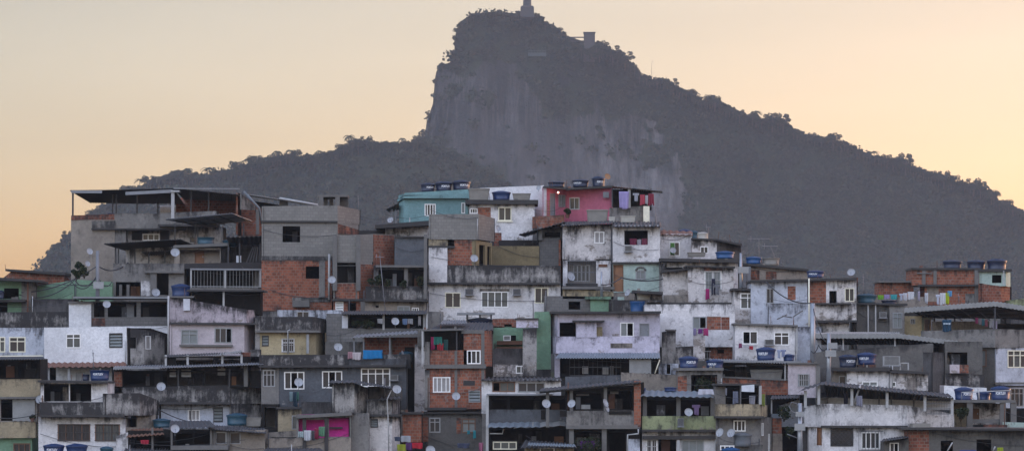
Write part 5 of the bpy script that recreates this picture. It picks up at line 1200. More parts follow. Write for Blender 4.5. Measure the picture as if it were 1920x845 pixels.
h.wall([83, 238], 613, 682, 'whitec', [(124, 625, 152, 652, 'w2t'), (205, 625, 230, 651, 'b2lg')], d=6); h.wall([(170, 2.8), 316], 611, 640, 'whitec', d=3)
h.wall([237, (270, .5), (314, 2.5)], (615, 618, 626), 684, 'whited', [(243, 633, 256, 653, 'o'), (273, 630, 283, 655, 'w1u')], d=4, label='stained peeling annexe wall', mat2='mould')
h.sheet((80, 687), (238, 687), (84, 678), (236, 678), -1, .1, 'terracotta', 'tile_ledge', wave=.45, amp=.05); h.wall([78, 210], 687, 716, 'whitec', [(93, 688, 105, 712, 'o'), (142, 697, 160, 714, 'dw')], d=4, dY=.8); h.posts([90, 129, 188], 687, 714, -.5, .18, 'steel_white')
h = House('cream house with dark upper terrace at the lower left edge', 30, 845, 298)
h.wall([-40, 76], 672, 714, 'inside', [(-20, 680, 30, 707, 'o'), (36, 678, 70, 707, 'o')], d=5); h.sheet((-40, 673), (88, 673), (-40, 667), (80, 667), -1.5, 5, 'sheet_dark'); h.bar([(-40, 666, 82, 668, -1.6, -1.5)], 'cream_frame', 'gutter')
h.wall([(-40, -.4), 76], 710, 746, 'creamd', d=1, name='parapet', cap=0); h.bar([(-40, 743, 77, 747, -.6, 2)], 'slab_pale', 'ledge'); h.wall([-40, 70], 747, 795, 'beige', [(2, 748, 24, 788, 'o')], d=5)
h.sheet((24, 748), (66, 748), (24, 788), (66, 788), -.15, -.1, 'sheet_white', 'curtain_wall', wave=.4); h.wall([(-40, -.5), 67], 790, 820, 'creamd', d=1, name='parapet', cap=0); h.wall([-40, 60], 818, 870, 'green', [(25, 830, 57, 850, 'n3')], d=5)
dish(75, 748, 17, 296.5, 'grey satellite dish at the right end of the cream parapet', az=-15); plant(61, 790, 8, 11, 297.2, 'small dark plant on the lower cream parapet', group='single plants')
h = House('white house with dark upper terrace and two grilled windows at lower left', 160, 845, 294)
h.slab(70, 201, (712, 714), (716, 718), -.7, 5, 'slab'); h.wall([76, 202], 716, 782, 'white', [(82, 719, 129, 752, 'o'), (131, 719, 171, 752, 'o')], d=5)
h.wall([(74, -.6), 193], 753, 780, 'mould', d=.8, name='parapet', cap=0); h.wall([(193, -.6), 262, (297, 2.5)], (737, 736, 750), 778, 'mould', d=3, name='parapet')
h.bar([(73, 777, 232, 781, -.9, 2)], 'slab', 'ledge'); h.wall([72, 235], 780, 870, 'white', [(108, 794, 169, 826, 'n4g'), (178, 794, 225, 826, 'n3g')], d=6); h.wall([(232, .3), (292, 2)], 777, 830, 'beige', [(233, 779, 257, 800, 'o')], d=5)
for i, (p_, w_, t_, c_) in enumerate(((187, 38, 20, 'tank_blue'), (161, 14, 12, 'tank_navy'))): tank(p_, 713, w_, t_, 294, ['blue tank with white word on the dark slab above the mouldy parapet', 'small dark blue tank left of the worded one on the dark slab'][i], text='FORTLEV' if i == 0 else None, col=c_, dY=.8, lid=False)
antenna(175, 660, 694, 295.5, 'short thick aerial standing behind the worded tank on the dark slab', .1)
tank(101, 853, 40, 22, 290, 'blue tank at the bottom edge, left of the pair below the grilled windows', dY=.2, text='FORTLEV'); tank(144, 854, 41, 23, 290, 'blue tank at the bottom edge, right of the pair below the grilled windows', dY=.2); tank(200, 856, 25, 20, 290, 'small teal tank at the bottom edge by the white wall', col='tank_teal', dY=.2)
h = House('flat roof at the bottom left edge under the two blue tanks', 130, 856, 289.8); h.wall([75, 225], 853, 875, 'greyl', d=4)
# long canopy terrace
h = House('long terrace house with stained curved parapet under a flat metal roof', 350, 795, 300)
h.sheet((212, 692), (494, 682), (214, 686), (494, 677), -1.2, 5, 'sheet_grey'); h.bar([(212, 688, 300, 691, -1.25, -1.2)], 'sheet_grey', 'gutter')
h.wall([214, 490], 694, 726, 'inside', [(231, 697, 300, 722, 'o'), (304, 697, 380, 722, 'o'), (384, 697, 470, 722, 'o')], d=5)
h.wall([(214, -.15), (229, -.15)], 696, 724, 'brick', d=.3, cap=None, name='pillar'); h.bar([(318, 692, 330, 706, .3, .4), (340, 692, 358, 706, .3, .4), (408, 690, 422, 703, .3, .4)], 'sheet_white', 'vent_block'); h.posts([334, 430], 690, 724, -.1, .1, 'steel_dark'); h.posts([461], 680, 724, -.1, .3, 'slab_pale')
h.wall([(228, -.6), 432, (490, 1.5)], (726, 721, 722), 756, 'mould', d=2, name='parapet', label='long rain-stained parapet'); h.bar([(228, 753, 432, 757, -.9, 2)], 'slab', 'ledge')
h.wall([296, 432, (490, 2)], 757, 802, 'bluew', [(352, 767, 375, 788, 'w3u'), (400, 763, 418, 790, 'b1l')], d=5); h.wall([(433, -.1), (489, 1.9)], 756, 800, 'mould', closed=False, cap=None, name='side_wall', dY=-.12)
dish(302, 724, 17, 298.8, 'white satellite dish on the long stained parapet', az=10)
h = House('porch strip under the pinkish white house with white posts', 400, 690, 303)
h.wall([312, 487], 668, 690, 'inside', [(330, 670, 400, 688, 'o'), (410, 672, 450, 688, 'o')], d=4); h.sheet((308, 668), (455, 661), (310, 664), (455, 659), -.8, 3, 'sheet_dark'); h.sheet((400, 666), (455, 659), (402, 663), (455, 656), -1.2, .5, 'sheet_white', 'awning'); h.posts([311, 352, 417, 453], 664, 690, -.6, .16)
h.wall([(452, .2), 470], 660, 690, 'brickd', d=1); h.wall([470, 487], 655, 735, 'mould', d=2)
tank(444, 797, 39, 23, 296, 'teal square-sided tank in front of the bluish wall', col='tank_teal', dY=.5, tp=.9); tank(303, 801, 34, 17, 295, 'teal tank left of the shack dish', col='tank_teal', dY=.5); tank(476, 799, 30, 17, 296, 'grey rectangular tank right of the teal square-sided tank', col='tank_cement', lid=False, square=True)
h = House('ramshackle sheds with rusty corrugated roofs at the bottom left', 330, 845, 291)
h.sheet((237, 818), (308, 813), (245, 803), (306, 801), -1, 3, 'rust', wave=.3, amp=.04); h.sheet((318, 801), (405, 800), (320, 788), (395, 788), -1.2, 3, 'sheet_dark', wave=.3, amp=.04); h.sheet((388, 803), (500, 812), (395, 796), (498, 803), -1, 4, 'sheet_dark')
h.wall([240, 398], 806, 870, 'inside', [(246, 818, 284, 845, 'o'), (290, 818, 320, 840, 'o'), (330, 808, 360, 838, 'o'), (364, 806, 392, 838, 'o')], d=4); h.posts([286, 322, 396], 800, 850, -.5, .14, 'slab_pale')
h.wall([398, 497], 806, 870, 'beige', [(404, 809, 425, 832, 's1'), (431, 810, 451, 832, 's1')], d=4); h.slab(320, 427, 834, 842, -1.5, .5, 'slab_pale'); h.wall([218, 242], (816, 808), 870, 'white', d=2)
h.posts([402, 428], 806, 840, -.2, .22, 'slab_pale')
dish(328, 803, 17, 289.5, 'white satellite dish on the ramshackle shed roof', az=15); cloth('towel', 264, 824, 279, 832, 289.5, (.45, .02, .05), 'bright red cloth hanging in the shed opening', 'single cloths'); 
h = House('low dark roof along the bottom edge in front of the sheds', 330, 850, 288); h.sheet((230, 848), (470, 852), (235, 838), (468, 844), -1, 4, 'sheet_dark'); h.wall([240, 465], 848, 875, 'beige', d=4)
# cream curved house, grey house
h = House('cream house with rounded corner below a mouldy curved parapet', 545, 665, 307)
h.wall([(477, .3), 484, 586, (611, 2)], (598, 594, 593, 597), 622, 'mould', d=4, name='parapet'); h.bar([(478, 619, 600, 623, -.5, 3)], 'slab_pale', 'ledge'); h.wall([480, 574, (592, .8), (606, 3)], 622, 668, 'cream', [(491, 629, 504, 648, 'b1l'), (528, 634, 552, 660, 'w2tg')], d=5)
h.tube([(540, 663, -.4), (540, 619, -.5), (544, 618, -.5)], .05, 'steel_white', 'pipe'); h.posts([577], 626, 662, -.2, .2, 'sheet_white'); h.wall([(520, 2), 640], 580, 600, 'bluew', [(556, 583, 580, 596, 's2')], d=3)
h = House('long grey house with three bright framed windows and rooftop terrace', 620, 765, 299)
h.wall([(486, .2), 770], (664, 664), 690, 'mould', d=3, name='parapet', cap=0); h.wall([(655, -.3), (762, -.3)], (675, 672), 688, 'greyb', d=.6, cap=0, name='parapet'); h.bar([(486, 684, 762, 688, -.55, 2)], 'slab', 'ledge')
h.wall([490, 519], 688, 762, 'greyl', [(493, 692, 516, 724, 's3t')], d=5); h.wall([519, 762], 688, 768, 'greyb', [(533, 696, 571, 729, 'w3o1'), (604, 695, 642, 727, 'w3o1'), (677, 690, 732, 725, 'w4t')], d=6)
ac(739, 707, 15, 10, 298.8, 'pale air conditioner right of the six-pane window'); h.wall([(519, -.05), (523, -.05)], 688, 762, 'greyl', d=.2, cap=None, name='pilaster')
for a in ((543, 734, 549, 752, (.25, .35, .38), 'grey teal cloth under the bright window with a dish, left one'), (550, 734, 558, 762, (.02, .05, .08), 'long black cloth under the bright window with a dish'), (556, 734, 560, 750, (.08, .25, .18), 'narrow green cloth right of the long black cloth')): cloth('towel', *a[:4], 298.4, a[4], a[5], 'cloths under the bright window')
dish(560, 716, 17, 297.6, 'white satellite dish covering the corner of a bright window', az=10)
h = House('brick backed roof terrace with corrugated awning on the long grey house', 700, 670, 303)
h.wall([(682, 0), 782], 632, 668, 'brickd', d=2); h.wall([610, 685], 640, 668, 'grey', d=2); h.sheet((658, 632), (790, 624), (668, 627), (790, 619), -2.5, 1, 'sheet_grey', wave=.3, amp=.04); h.posts([664, 682, 731], 632, 672, -2, .11, 'steel_grey'); h.posts([733], 634, 672, -.3, .2, 'slab_pale')
dish(634, 650, 16, 300.5, 'pale satellite dish left of the corrugated awning', az=10)
cloth('towel', 680, 656, 718, 672, 298.3, (.01, .22, .52), 'bright blue tarpaulin draped over the terrace parapet', 'tarpaulins', cat='tarpaulin', folds=4); cloth('towel', 661, 660, 677, 674, 298.4, (.62, .55, .56), 'pinkish white sheet left of the blue tarpaulin', 'single cloths'); cloth('towel', 652, 659, 661, 672, 298.4, (.45, .25, .28), 'dull pink cloth at the left end of the terrace parapet', 'single cloths')
cloth('towel', 716, 661, 719, 674, 298.4, (.05, .05, .05), 'narrow dark cloth right of the blue tarpaulin', 'single cloths')
tank(761, 678, 26, 20, 300.5, 'dark teal tank behind the crossed aerial', col='tank_teal', dY=1); dish(755, 662, 12, 299.5, 'edge-on satellite dish on crossed arms by the teal tank', az=75)
h = House('grey block house with open laundry terrace above the corrugated awning', 700, 645, 308)
h.wall([612, 651], 588, 647, 'blockd', d=5); h.wall([651, 797], 588, 620, 'inside', [(655, 590, 716, 616, 'o'), (721, 590, 792, 616, 'o')], d=4); h.wall([(640, -.2), 800], 615, 646, 'blockd', d=1, name='parapet', cap=0); h.sheet((640, 589), (800, 587), (645, 583), (800, 581), -1, 4, 'sheet_dark'); h.posts([719, 795], 589, 618, -.2, .16); h.posts([800], 588, 618, -.6, .16)
h.bar([(641, 591, 652, 616, -.1, .1)], 'door_white', 'panel'); dish(741, 602, 15, 306.8, 'white satellite dish in the open laundry terrace', az=15)
for a in ((708, 597, 718, 606, (.5, .5, .52), 'pale towel in the laundry terrace left of the dish'), (755, 597, 764, 608, (.2, .3, .5), 'blue towel in the laundry terrace right of the dish'), (765, 597, 774, 607, (.42, .42, .45), 'striped grey towel beside the blue towel'), (784, 592, 789, 610, (.45, .43, .45), 'long pale cloth at the right end of the laundry terrace')): cloth('towel', *a[:4], 307.4, a[4], a[5], 'laundry in the block house terrace')
h.wall([(799, .3), 830], 583, 640, 'greyl', d=3)
plant(670, 616, 18, 16, 307.6, 'bushy plant in the laundry terrace, left one', pot=False, group='terrace plants'); plant(692, 616, 22, 14, 307.6, 'spreading plant in the laundry terrace, right one', pot=False, group='terrace plants')
# brick house centre
h = House('three storey brick house with open laundry loft and white framed windows', 860, 845, 297)
h.wall([800, 876], 656, 686, 'brick', d=5, name='parapet', cap=0); h.wall([(797, 2.5), 872], 618, 660, 'inside', d=1); h.wall([(797, -.15), 806], 640, 686, 'greyl', d=.4, cap=0, name='column')
h.wall([870, 912, (924, 4)], (620, 620, 618), 686, 'brick', [(876, 656, 902, 682, 'w3o0')], d=5); h.wall([(865, -.1), (909, -.1)], 618, 625, 'slab', d=.3, cap=None, name='ring_beam') if False else h.bar([(866, 618, 909, 625, -.1, 0)], 'slab_pale', 'ring_beam')
h.bar([(903, 625, 909, 762, -.06, .0), (853, 657, 858, 684, -.06, 0), (853, 692, 858, 764, -.06, 0)], 'slab_pale', 'column'); h.slab(792, 868, (617, 616), (620, 619), -.6, 4, 'slab_pale'); h.posts([793], 618, 682, -.5, .14); h.posts([857], 620, 656, -.3, .1, 'steel_dark')
h.bar([(795, 683, 912, 690, -.3, 3)], 'slab_pale', 'floor_slab'); h.wall([800, 910], 690, 766, 'brick', [(812, 706, 845, 735, 'w4u'), (879, 732, 901, 753, 's1l')], d=5)
h.wall([(797, -.04), (806, -.04)], 692, 764, 'greyl', closed=False, cap=None, name='column'); h.bar([(796, 763, 874, 768, -.5, 2)], 'slab', 'floor_slab'); h.slab(790, 912, 771, 775, -.3, 3, 'slab')
h.wall([792, 912], 775, 870, 'grey', [(805, 782, 826, 810, 's2t'), (866, 784, 892, 811, 'n2t')], d=5); h.wall([(793, -.04), (803, -.04)], 780, 830, 'brick', closed=False, cap=None, name='brick_patch'); h.wall([(856, -.04), (864, -.04)], 782, 812, 'brick', closed=False, cap=None, name='brick_patch'); h.wall([(869, -.03), (891, -.03)], 713, 722, 'greyl', closed=False, cap=None, name='mortar_patch')
dish(855, 742, 16, 295.6, 'pale satellite dish on the middle storey of the brick house', az=10)
for a in ((808, 631, 815, 655, (.5, .03, .16), 'pink red cloth at the left of the brick loft'), (812, 631, 829, 646, (.04, .28, .24), 'green cloth slung across the brick loft'), (820, 643, 832, 656, (.5, .03, .05), 'red cloth below the green one in the brick loft'), (832, 636, 840, 656, (.03, .12, .12), 'dark teal cloth at the right of the brick loft')): cloth('towel', *a[:4], 297.4, a[4], a[5], 'laundry in the brick loft')
for a in ((876, 806, 881, 813, (.04, .35, .42), 'small turquoise cloth on the sill, left one'), (887, 806, 892, 821, (.04, .4, .46), 'long turquoise cloth on the sill, right one')): cloth('towel', *a[:4], 296.5, a[4], a[5], 'turquoise cloths on the sill')
fr = House('flat black steel frame over a dark tank behind the brick house', 890, 618, 309, cat='steel frame', name='steel_frame'); fr.bar([(857, 586, 928, 589.5, -1, 2)], 'sheet_grey', 'roof_sheet'); fr.posts([876, 900, 921], 589, 618, 0, .12, 'steel_dark')
tank(900, 613, 46, 18, 308.4, 'dark blue tank under the flat steel frame', col='tank_navy', dY=.8)
h = House('cluttered roof of tiles and sheets behind the brick house', 870, 620, 303); h.sheet((800, 618), (925, 618), (830, 604), (925, 604), -2, 3, 'sheet_dark', wave=.3, amp=.04); h.sheet((824, 606), (876, 605), (830, 600), (874, 600), -1, 1, 'sheet_grey'); h.wall([800, 925], 616, 625, 'inside', d=3)
h = House('narrow grey white stucco wall house left of the brick house', 788, 770, 300); h.wall([777, 801], 645, 775, 'mould', d=4, mat2='whited'); h.wall([(758, 2), 778], 650, 780, 'inside', d=2); h.wall([(782, -.3), 800], 618, 650, 'grey', d=3)
h.posts([762], 675, 770, 0, .16, 'steel_grey')
h = House('brick shed with dark surround between grey house and brick house', 770, 845, 294.5); h.wall([755, 790], 776, 835, 'brick', d=3); h.slab(752, 793, 772, 776, -.3, 3, 'slab'); h.wall([750, 800], 828, 870, 'inside', d=3)
for i, a in enumerate(((745, 832, 762, 845, (.32, .36, .03), 'olive green cloth in the bottom heap'), (752, 816, 770, 828, (.4, .42, .45), 'pale cloth at the top of the bottom heap'), (773, 829, 792, 840, (.5, .01, .03), 'bright red cloth in the bottom heap'), (761, 829, 773, 843, (.10, .03, .14), 'dark purple cloth in the bottom heap'), (740, 818, 752, 826, (.05, .07, .12), 'navy cloth at the left of the bottom heap'), (858, 830, 880, 839, (.06, .07, .12), 'dark blue bundle below the red framed window'), (898, 829, 906, 845, (.45, .15, .25), 'dull pink cloth near the white pipe at the bottom'))): cloth('towel', *a[:4], 292.5, a[4], a[5], 'cloths near the bottom edge', folds=1.5)
dish(807, 843, 18, 291.5, 'white satellite dish at the bottom edge below the brick house', az=10)
# front stucco block with pink interior
h = House('grey stucco block with corrugated top beside the pink interior', 655, 845, 292)
h.wall([622, 664, (692, 2)], (717, 717, 728), 775, 'greyl', d=4, mat2='mould'); h.wall([(655, .2), 692], 773, 870, 'greyl', d=4); h.sheet((615, 717), (664, 716), (619, 713), (664, 712), -.5, 3, 'sheet_dark', wave=.35, amp=.04); h.sheet((664, 716), (735, 727), (664, 712), (733, 724), -.5, 3, 'sheet_dark')
h = House('small house with vivid magenta rooms and cream base', 610, 845, 291.5)
h.wall([556, 658], 776, 826, 'greyl', [(560, 785, 573, 808, 'o'), (574, 786, 609, 820, 'o'), (617, 782, 656, 818, 'o')], d=1.1, inside='magenta', cap=.3); h.slab(555, 660, (778, 772), (783, 778), -.5, 4, 'slab_pale'); h.wall([500, 658], 820, 870, 'beige', d=4, dY=-.05)
h.bar([(618, 800, 642, 803, .6, 1)], 'steel_dark', 'shelf'); h.posts([571, 612], 780, 845, -.1, .26, 'slab')
for a in ((570, 806, 584, 825, (.62, .64, .68), 'white towel hanging in front of the magenta room'), (559, 808, 569, 819, (.4, .5, .5), 'pale teal cloth at the left of the magenta room'), (598, 799, 609, 817, (.12, .28, .16), 'green cloth hanging in the magenta room'), (590, 802, 598, 822, (.28, .02, .06), 'dark red cloth between white and green cloths'), (584, 806, 591, 824, (.08, .08, .09), 'dark grey cloth beside the white towel')): cloth('towel', *a[:4], 290.9, a[4], a[5], 'laundry before the magenta room')
h = House('dark doorway gap and pale wall between long terrace and pink rooms', 530, 810, 296.5); h.wall([490, 521], 757, 870, 'inside', [(496, 762, 516, 800, 'o')], d=4); h.wall([521, 566], 766, 830, 'creamd', [(547, 778, 558, 804, 'wl')[:4]+('s1',)], d=4); h.slab(518, 566, 762, 766, -.3, 3, 'slab'); h.wall([(565, -1), 623], 753, 780, 'dark', d=3); h.wall([(500, -1), 560], (810, 805), 870, 'beige', d=2)
h.tube([(500, 838, -1.8), (520, 828, -1.6), (545, 836, -1.5)], .06, 'steel_dark', 'pipe')
h = House('black corrugated roof along the bottom edge below the pink rooms', 560, 845, 289); h.sheet((490, 846), (610, 846), (500, 838), (600, 838), -1, 3, 'sheet_dark', wave=.3, amp=.04); h.wall([495, 600], 846, 870, 'inside', d=3)
h = House('stained beige house with louvre and tall white vent pipe', 720, 845, 293)
h.wall([688, 735, (752, 1.5)], (747, 747, 750), 780, 'mould', d=4, name='parapet'); h.bar([(687, 776, 753, 780, -.4, 2)], 'slab', 'ledge'); h.wall([688, 735, (752, 1.5)], 780, 870, 'creamd', [(695, 785, 709, 800, 'b1l')], d=4, mat2='whited')
h.wall([(690, 2), 752], 724, 750, 'grey', d=3); h.tube([(729, 845, -1), (728, 790, -1), (726, 748, -1), (734, 730, -1)], .045, 'steel_white', 'vent_pipe'); dish(744, 729, 17, 291.5, 'white satellite dish on a long arm beside the white vent pipe', az=15)
h.sheet((710, 749), (750, 746), (712, 744), (752, 743), -.8, 1, 'sheet_dark', wave=.3, amp=.05)
# white house below green one and the dark terraces
h = House('white house with wide dark windows under a rusty eave', 975, 770, 296.5)
h.wall([903, 1052], 711, 775, 'white', [(923, 715, 966, 734, 'n3o0'), (971, 716, 1022, 735, 's3')], d=5); h.sheet((902, 711), (1053, 712), (905, 706), (1052, 707), -.6, 4, 'sheet_dark', wave=.3, amp=.05)
h = House('dark open terrace with blue-grey parapet and white corner post', 985, 845, 292.5)
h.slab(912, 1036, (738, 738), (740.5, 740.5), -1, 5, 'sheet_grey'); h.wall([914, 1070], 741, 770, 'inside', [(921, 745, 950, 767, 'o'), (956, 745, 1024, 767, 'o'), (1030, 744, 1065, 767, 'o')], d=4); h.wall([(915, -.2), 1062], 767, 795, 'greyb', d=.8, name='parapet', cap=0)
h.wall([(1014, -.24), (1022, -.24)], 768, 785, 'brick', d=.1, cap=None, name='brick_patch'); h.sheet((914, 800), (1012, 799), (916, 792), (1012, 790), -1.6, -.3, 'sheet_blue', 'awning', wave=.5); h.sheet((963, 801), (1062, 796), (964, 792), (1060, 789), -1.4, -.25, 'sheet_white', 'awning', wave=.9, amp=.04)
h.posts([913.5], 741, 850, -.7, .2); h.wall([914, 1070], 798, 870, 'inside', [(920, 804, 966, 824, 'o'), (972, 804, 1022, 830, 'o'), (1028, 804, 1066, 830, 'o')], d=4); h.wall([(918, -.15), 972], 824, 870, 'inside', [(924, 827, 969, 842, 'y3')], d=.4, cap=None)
h.tube([(918, 812, -.6), (942, 812, -.6), (944, 803, -.6)], .05, 'steel_white', 'pipe')
h = House('small low roof with pale wall in front of the dark terrace', 1030, 845, 288.5); h.sheet((976, 838), (1082, 838), (984, 824), (1078, 830), -1, 3, 'sheet_dark', wave=.3, amp=.05); h.sheet((990, 833), (1080, 836), (990, 829), (1078, 832), -1.2, -.6, 'sheet_blue', 'ridge_sheet'); h.wall([984, 1076], 835, 870, 'creamd', [(1012, 838, 1040, 850, 'w1')], d=3)
h = House('large terrace house with sloping dark roof and brick end column', 1130, 845, 290.5)
h.sheet((1010, 733), (1203, 716), (1014, 727), (1200, 711), -1, 5, 'sheet_dark', wave=.3); h.wall([1062, 1191], (731, 722), 770, 'inside', [(1076, 737, 1128, 766, 'o'), (1139, 732, 1186, 766, 'o')], d=5); h.slab(1012, 1198, (732, 715), (737, 720), -.7, -.4, 'slab', 'roof_beam')
h.posts([1027, 1071.5, 1135.5], [735, 731, 725], 800, -.2, .24, 'slab_pale'); h.wall([(1062, -.4), 1190], 769, 797, 'greyl', d=.8, name='parapet', cap=0); h.wall([(1142, -.42), (1184, -.42)], 769.5, 776, 'brick', d=.1, cap=None, name='brick_course'); h.wall([(1050, -.42), (1063, -.42)], 769, 780, 'brick', d=.1, cap=None, name='brick_course')
h.wall([(1189, -.5), 1202], (714, 714), 800, 'brick', d=1.5, name='brick_column'); h.wall([(1202, 1), 1208], 716, 800, 'inside', d=2); h.bar([(1062, 796, 1196, 803, -.7, 3)], 'slab_pale', 'floor_slab')
h.wall([1062, 1200], 803, 870, 'inside', [(1078, 808, 1128, 835, 'o'), (1142, 808, 1172, 850, 'o')], d=5); h.posts([1071.5, 1133], 803, 870, -.3, .34, 'slab_pale'); h.wall([(1178, -.2), 1200], 822, 870, 'bluew', d=1); h.tube([(1197, 803, -.9), (1197, 812, -.9), (1177, 814, -.9), (1176, 850, -.9)], .06, 'steel_white', 'pipe')
h.bar([(1081, 738, 1105, 741, 1, 1.2)], 'sheet_white', 'ceiling_lamp'); h.bar([(1144, 733, 1160, 738, 1, 1.2)], 'sheet_white', 'ceiling_lamp'); h.bar([(1090, 758, 1107, 768, .4, 1.2)], 'sheet_white', 'cabinet')
cloth('towel', 1088, 826, 1116, 840, 289.6, (.12, .02, .2), 'deep purple cloth in the lower opening of the terrace house', 'single cloths')
plant(1102, 850, 50, 24, 289.4, 'tangled reddish plants below the purple cloth', pot=False, group='single plants')
dish(1024, 756, 17, 289, 'white satellite dish on the left column of the sloping roof terrace', az=20); dish(1072, 756, 16, 289, 'white satellite dish on the middle column of the sloping roof terrace', az=-25); dish(1135, 755, 17, 288.8, 'edge-on satellite dish on the right column, upper one', az=60); dish(1138, 765, 13, 288.8, 'edge-on satellite dish on the right column, lower one', az=60)
# greenish terrace house
h = House('house with mouldy green parapet and blue-grey corrugated terrace roof', 1270, 845, 290.8)
h.sheet((1201, 741), (1338, 744), (1206, 731), (1330, 733), -1.2, 4, 'sheet_blue', wave=.45, amp=.04); h.wall([1204, 1342], 743, 782, 'inside', [(1212, 743, 1268, 778, 'o'), (1277, 743, 1332, 778, 'o')], d=5); h.posts([1209, 1272, 1336], 742, 780, -.15, .3, 'slab_pale')
h.wall([(1204, -.4), 1342], 779, 808, 'olive', d=.9, name='parapet', cap=0); h.bar([(1203, 804, 1345, 808, -.7, 2)], 'slab', 'ledge'); h.wall([1204, 1345], 808, 870, 'white', [(1212, 823, 1232, 850, 'w2g'), (1234, 823, 1268, 850, 'o'), (1278, 823, 1320, 850, 's3')], d=5)
h.bar([(1205, 816, 1345, 822, -.4, 1)], 'slab', 'ledge'); h.posts([1272, 1343, 1349], 824, 860, -.4, .2); ac(1276, 791, 11, 15, 290.1, 'small dark air conditioner in the mouldy green parapet')
dish(1291, 772, 16, 289.4, 'white satellite dish before the green parapet terrace', az=10); cloth('shirt', 1298, 758, 1313, 777, 290.2, (.22, .14, .28), 'purple grey shirt beside the dish of the green parapet terrace', 'single cloths')
cloth('towel', 1309, 729, 1338, 739, 289.4, (.66, .66, .74), 'white rolled sheet lying on the corrugated terrace roof', 'single cloths')
dish(1347, 731, 15, 293, 'pale satellite dish between concrete frame house and yellow balcony', az=0); tank(1257, 733, 24, 8, 293, 'low dark blue tank lid behind the corrugated roof', col='tank_blue'); tank(1206, 733, 10, 7, 293, 'tiny blue tank beside the brick column', col='tank_blue')
h = House('grey house with curved yellow balcony, cloths and big grey tank', 1390, 845, 290)
h.wall([1340, 1425, (1440, 1.6)], (757, 757, 759), 781, 'creamd', d=2.5, name='balcony_parapet', dY=-.8, cap=0); h.bar([(1340, 779, 1432, 783, -1, 2)], 'slab', 'ledge'); h.wall([(1340, 2.5), 1424], 722, 760, 'inside', [(1362, 726, 1384, 755, 'o'), (1388, 726, 1420, 755, 'o')], d=2)
h.wall([(1340, .4), 1360], 724, 760, 'greyl', d=2); h.slab(1340, 1426, 719, 722, -.8, 4, 'slab'); h.posts([1388], 722, 757, -.3, .1, 'steel_grey'); h.posts([1425], 722, 757, -.6, .2); h.wall([1342, 1426, (1448, 3)], 782, 870, 'grey', [(1375, 787, 1398, 808, 'w3'), (1427.5, 792, 1431, 816, 'w1'), (1440, 812, 1443, 845, 'w1')], d=5, mat2='greyl')
h.slab(1390, 1414, (722, 720), (733, 734), -1.2, -1.1, 'sticker', 'awning')
for a in ((1374, 733, 1384, 756, (.2, .22, .3), 'slate blue towel on the yellow balcony, left one'), (1405, 741, 1416, 757, (.35, .35, .4), 'pale grey shirt on the yellow balcony'), (1360, 727, 1363, 740, (.4, .42, .5), 'narrow pale cloth at the left of the yellow balcony'), (1424, 738, 1434, 760, (.22, .26, .05), 'olive cloth at the right corner of the yellow balcony')): cloth('towel', *a[:4], 289.4, a[4], a[5], 'laundry on the yellow balcony')
tank(1392, 836, 35, 26, 288, 'big dark grey tank in front of the yellow balcony house', col='tank_grey', tp=.92, dY=.2); dish(1350, 810, 17, 287.6, 'tilted satellite dish left of the big grey tank', az=-40); dish(1371, 811, 17, 287.6, 'tilted satellite dish touching the big grey tank', az=-35)
tank(1370, 858, 34, 20, 287, 'bright blue tank at the bottom edge below the grey tank', col='tank_bright', dY=0)
h = House('small roof with white window at the bottom edge below the dishes', 1375, 845, 288); h.wall([1345, 1430], 833, 870, 'grey', [(1350, 834, 1377, 843, 'w3')], d=3)
h = House('dark gap with blue awning and brick stump right of the yellow balcony', 1460, 845, 294)
h.wall([(1440, 3), 1512], 740, 870, 'inside', d=2); h.sheet((1445, 747), (1500, 745), (1447, 741), (1500, 740), -1, 3, 'sheet_dark'); h.posts([1447], 745, 775, -.5, .1); h.wall([(1447, -1), 1466], 783, 812, 'brick', d=2); h.wall([(1447, -1), 1467], 812, 870, 'beige', d=2); h.bar([(1447, 775, 1461, 783, -.5, .5)], 'sheet_blue', 'box')
h.wall([(1462, 1.5), 1500], (760, 748), 800, 'bluew', d=1); h.wall([1500, 1516], 790, 870, 'dark', d=3)
plant(1470, 790, 26, 34, 292.2, 'large dark leafed plant in the gap beside the lamp pole', pot=False, group='single plants'); plant(1480, 822, 18, 22, 292, 'spiky plant low in the dark gap', pot=False, group='single plants')
# white terrace house lower right
cn = House('long dark corrugated roof on white posts over the white curved terrace', 1640, 780, 291.5, cat='canopy', name='canopy')
cn.sheet((1498, 733), (1542, 720), (1508, 726), (1545, 715), -1, 5, 'sheet_dark', wave=.3, amp=.04); cn.sheet((1542, 720), (1788, 744), (1545, 714), (1780, 737), -1, 6, 'sheet_dark', wave=.3, amp=.04)
cn.sheet((1545, 721), (1788, 745), (1550, 742), (1780, 752), -.9, 5.5, 'sheet_dark', 'underside')
cn.posts([1510, 1535, 1597, 1663, 1734, 1785], [732, 722, 727, 734, 741, 746], [764, 758, 760, 764, 770, 778], -.4, .2, 'steel_white'); cn.tube([(1600, 758, -.3), (1613, 722, -.3)], .07, 'steel_white', 'prop'); cn.posts([1648, 1671, 1713], 735, 762, 2.5, .12, 'steel_grey')
h = House('white house with curved terrace wall, grilled windows and magenta curtain', 1640, 845, 291.5)
h.wall([(1508, 1.2), 1541, 1700, (1789, 1.5)], (762, 756, 759, 776), 800, 'white', d=4, name='terrace_wall', label='long pale curved terrace wall'); h.bar([(1540, 797, 1702, 801, -.35, 3)], 'slab', 'ledge')
h.wall([(1516, 1.2), 1543, 1703], 800, 870, 'white', [(1532, 800, 1541, 834, 'd' + 'b'), (1557, 799, 1600, 836, 'b1x'), (1615, 809, 1650, 841, 'w4')], d=5); h.bars(1610, 1656, 807, 843, -.25, .24, 'steel_dark', (0, 1), w=.025)
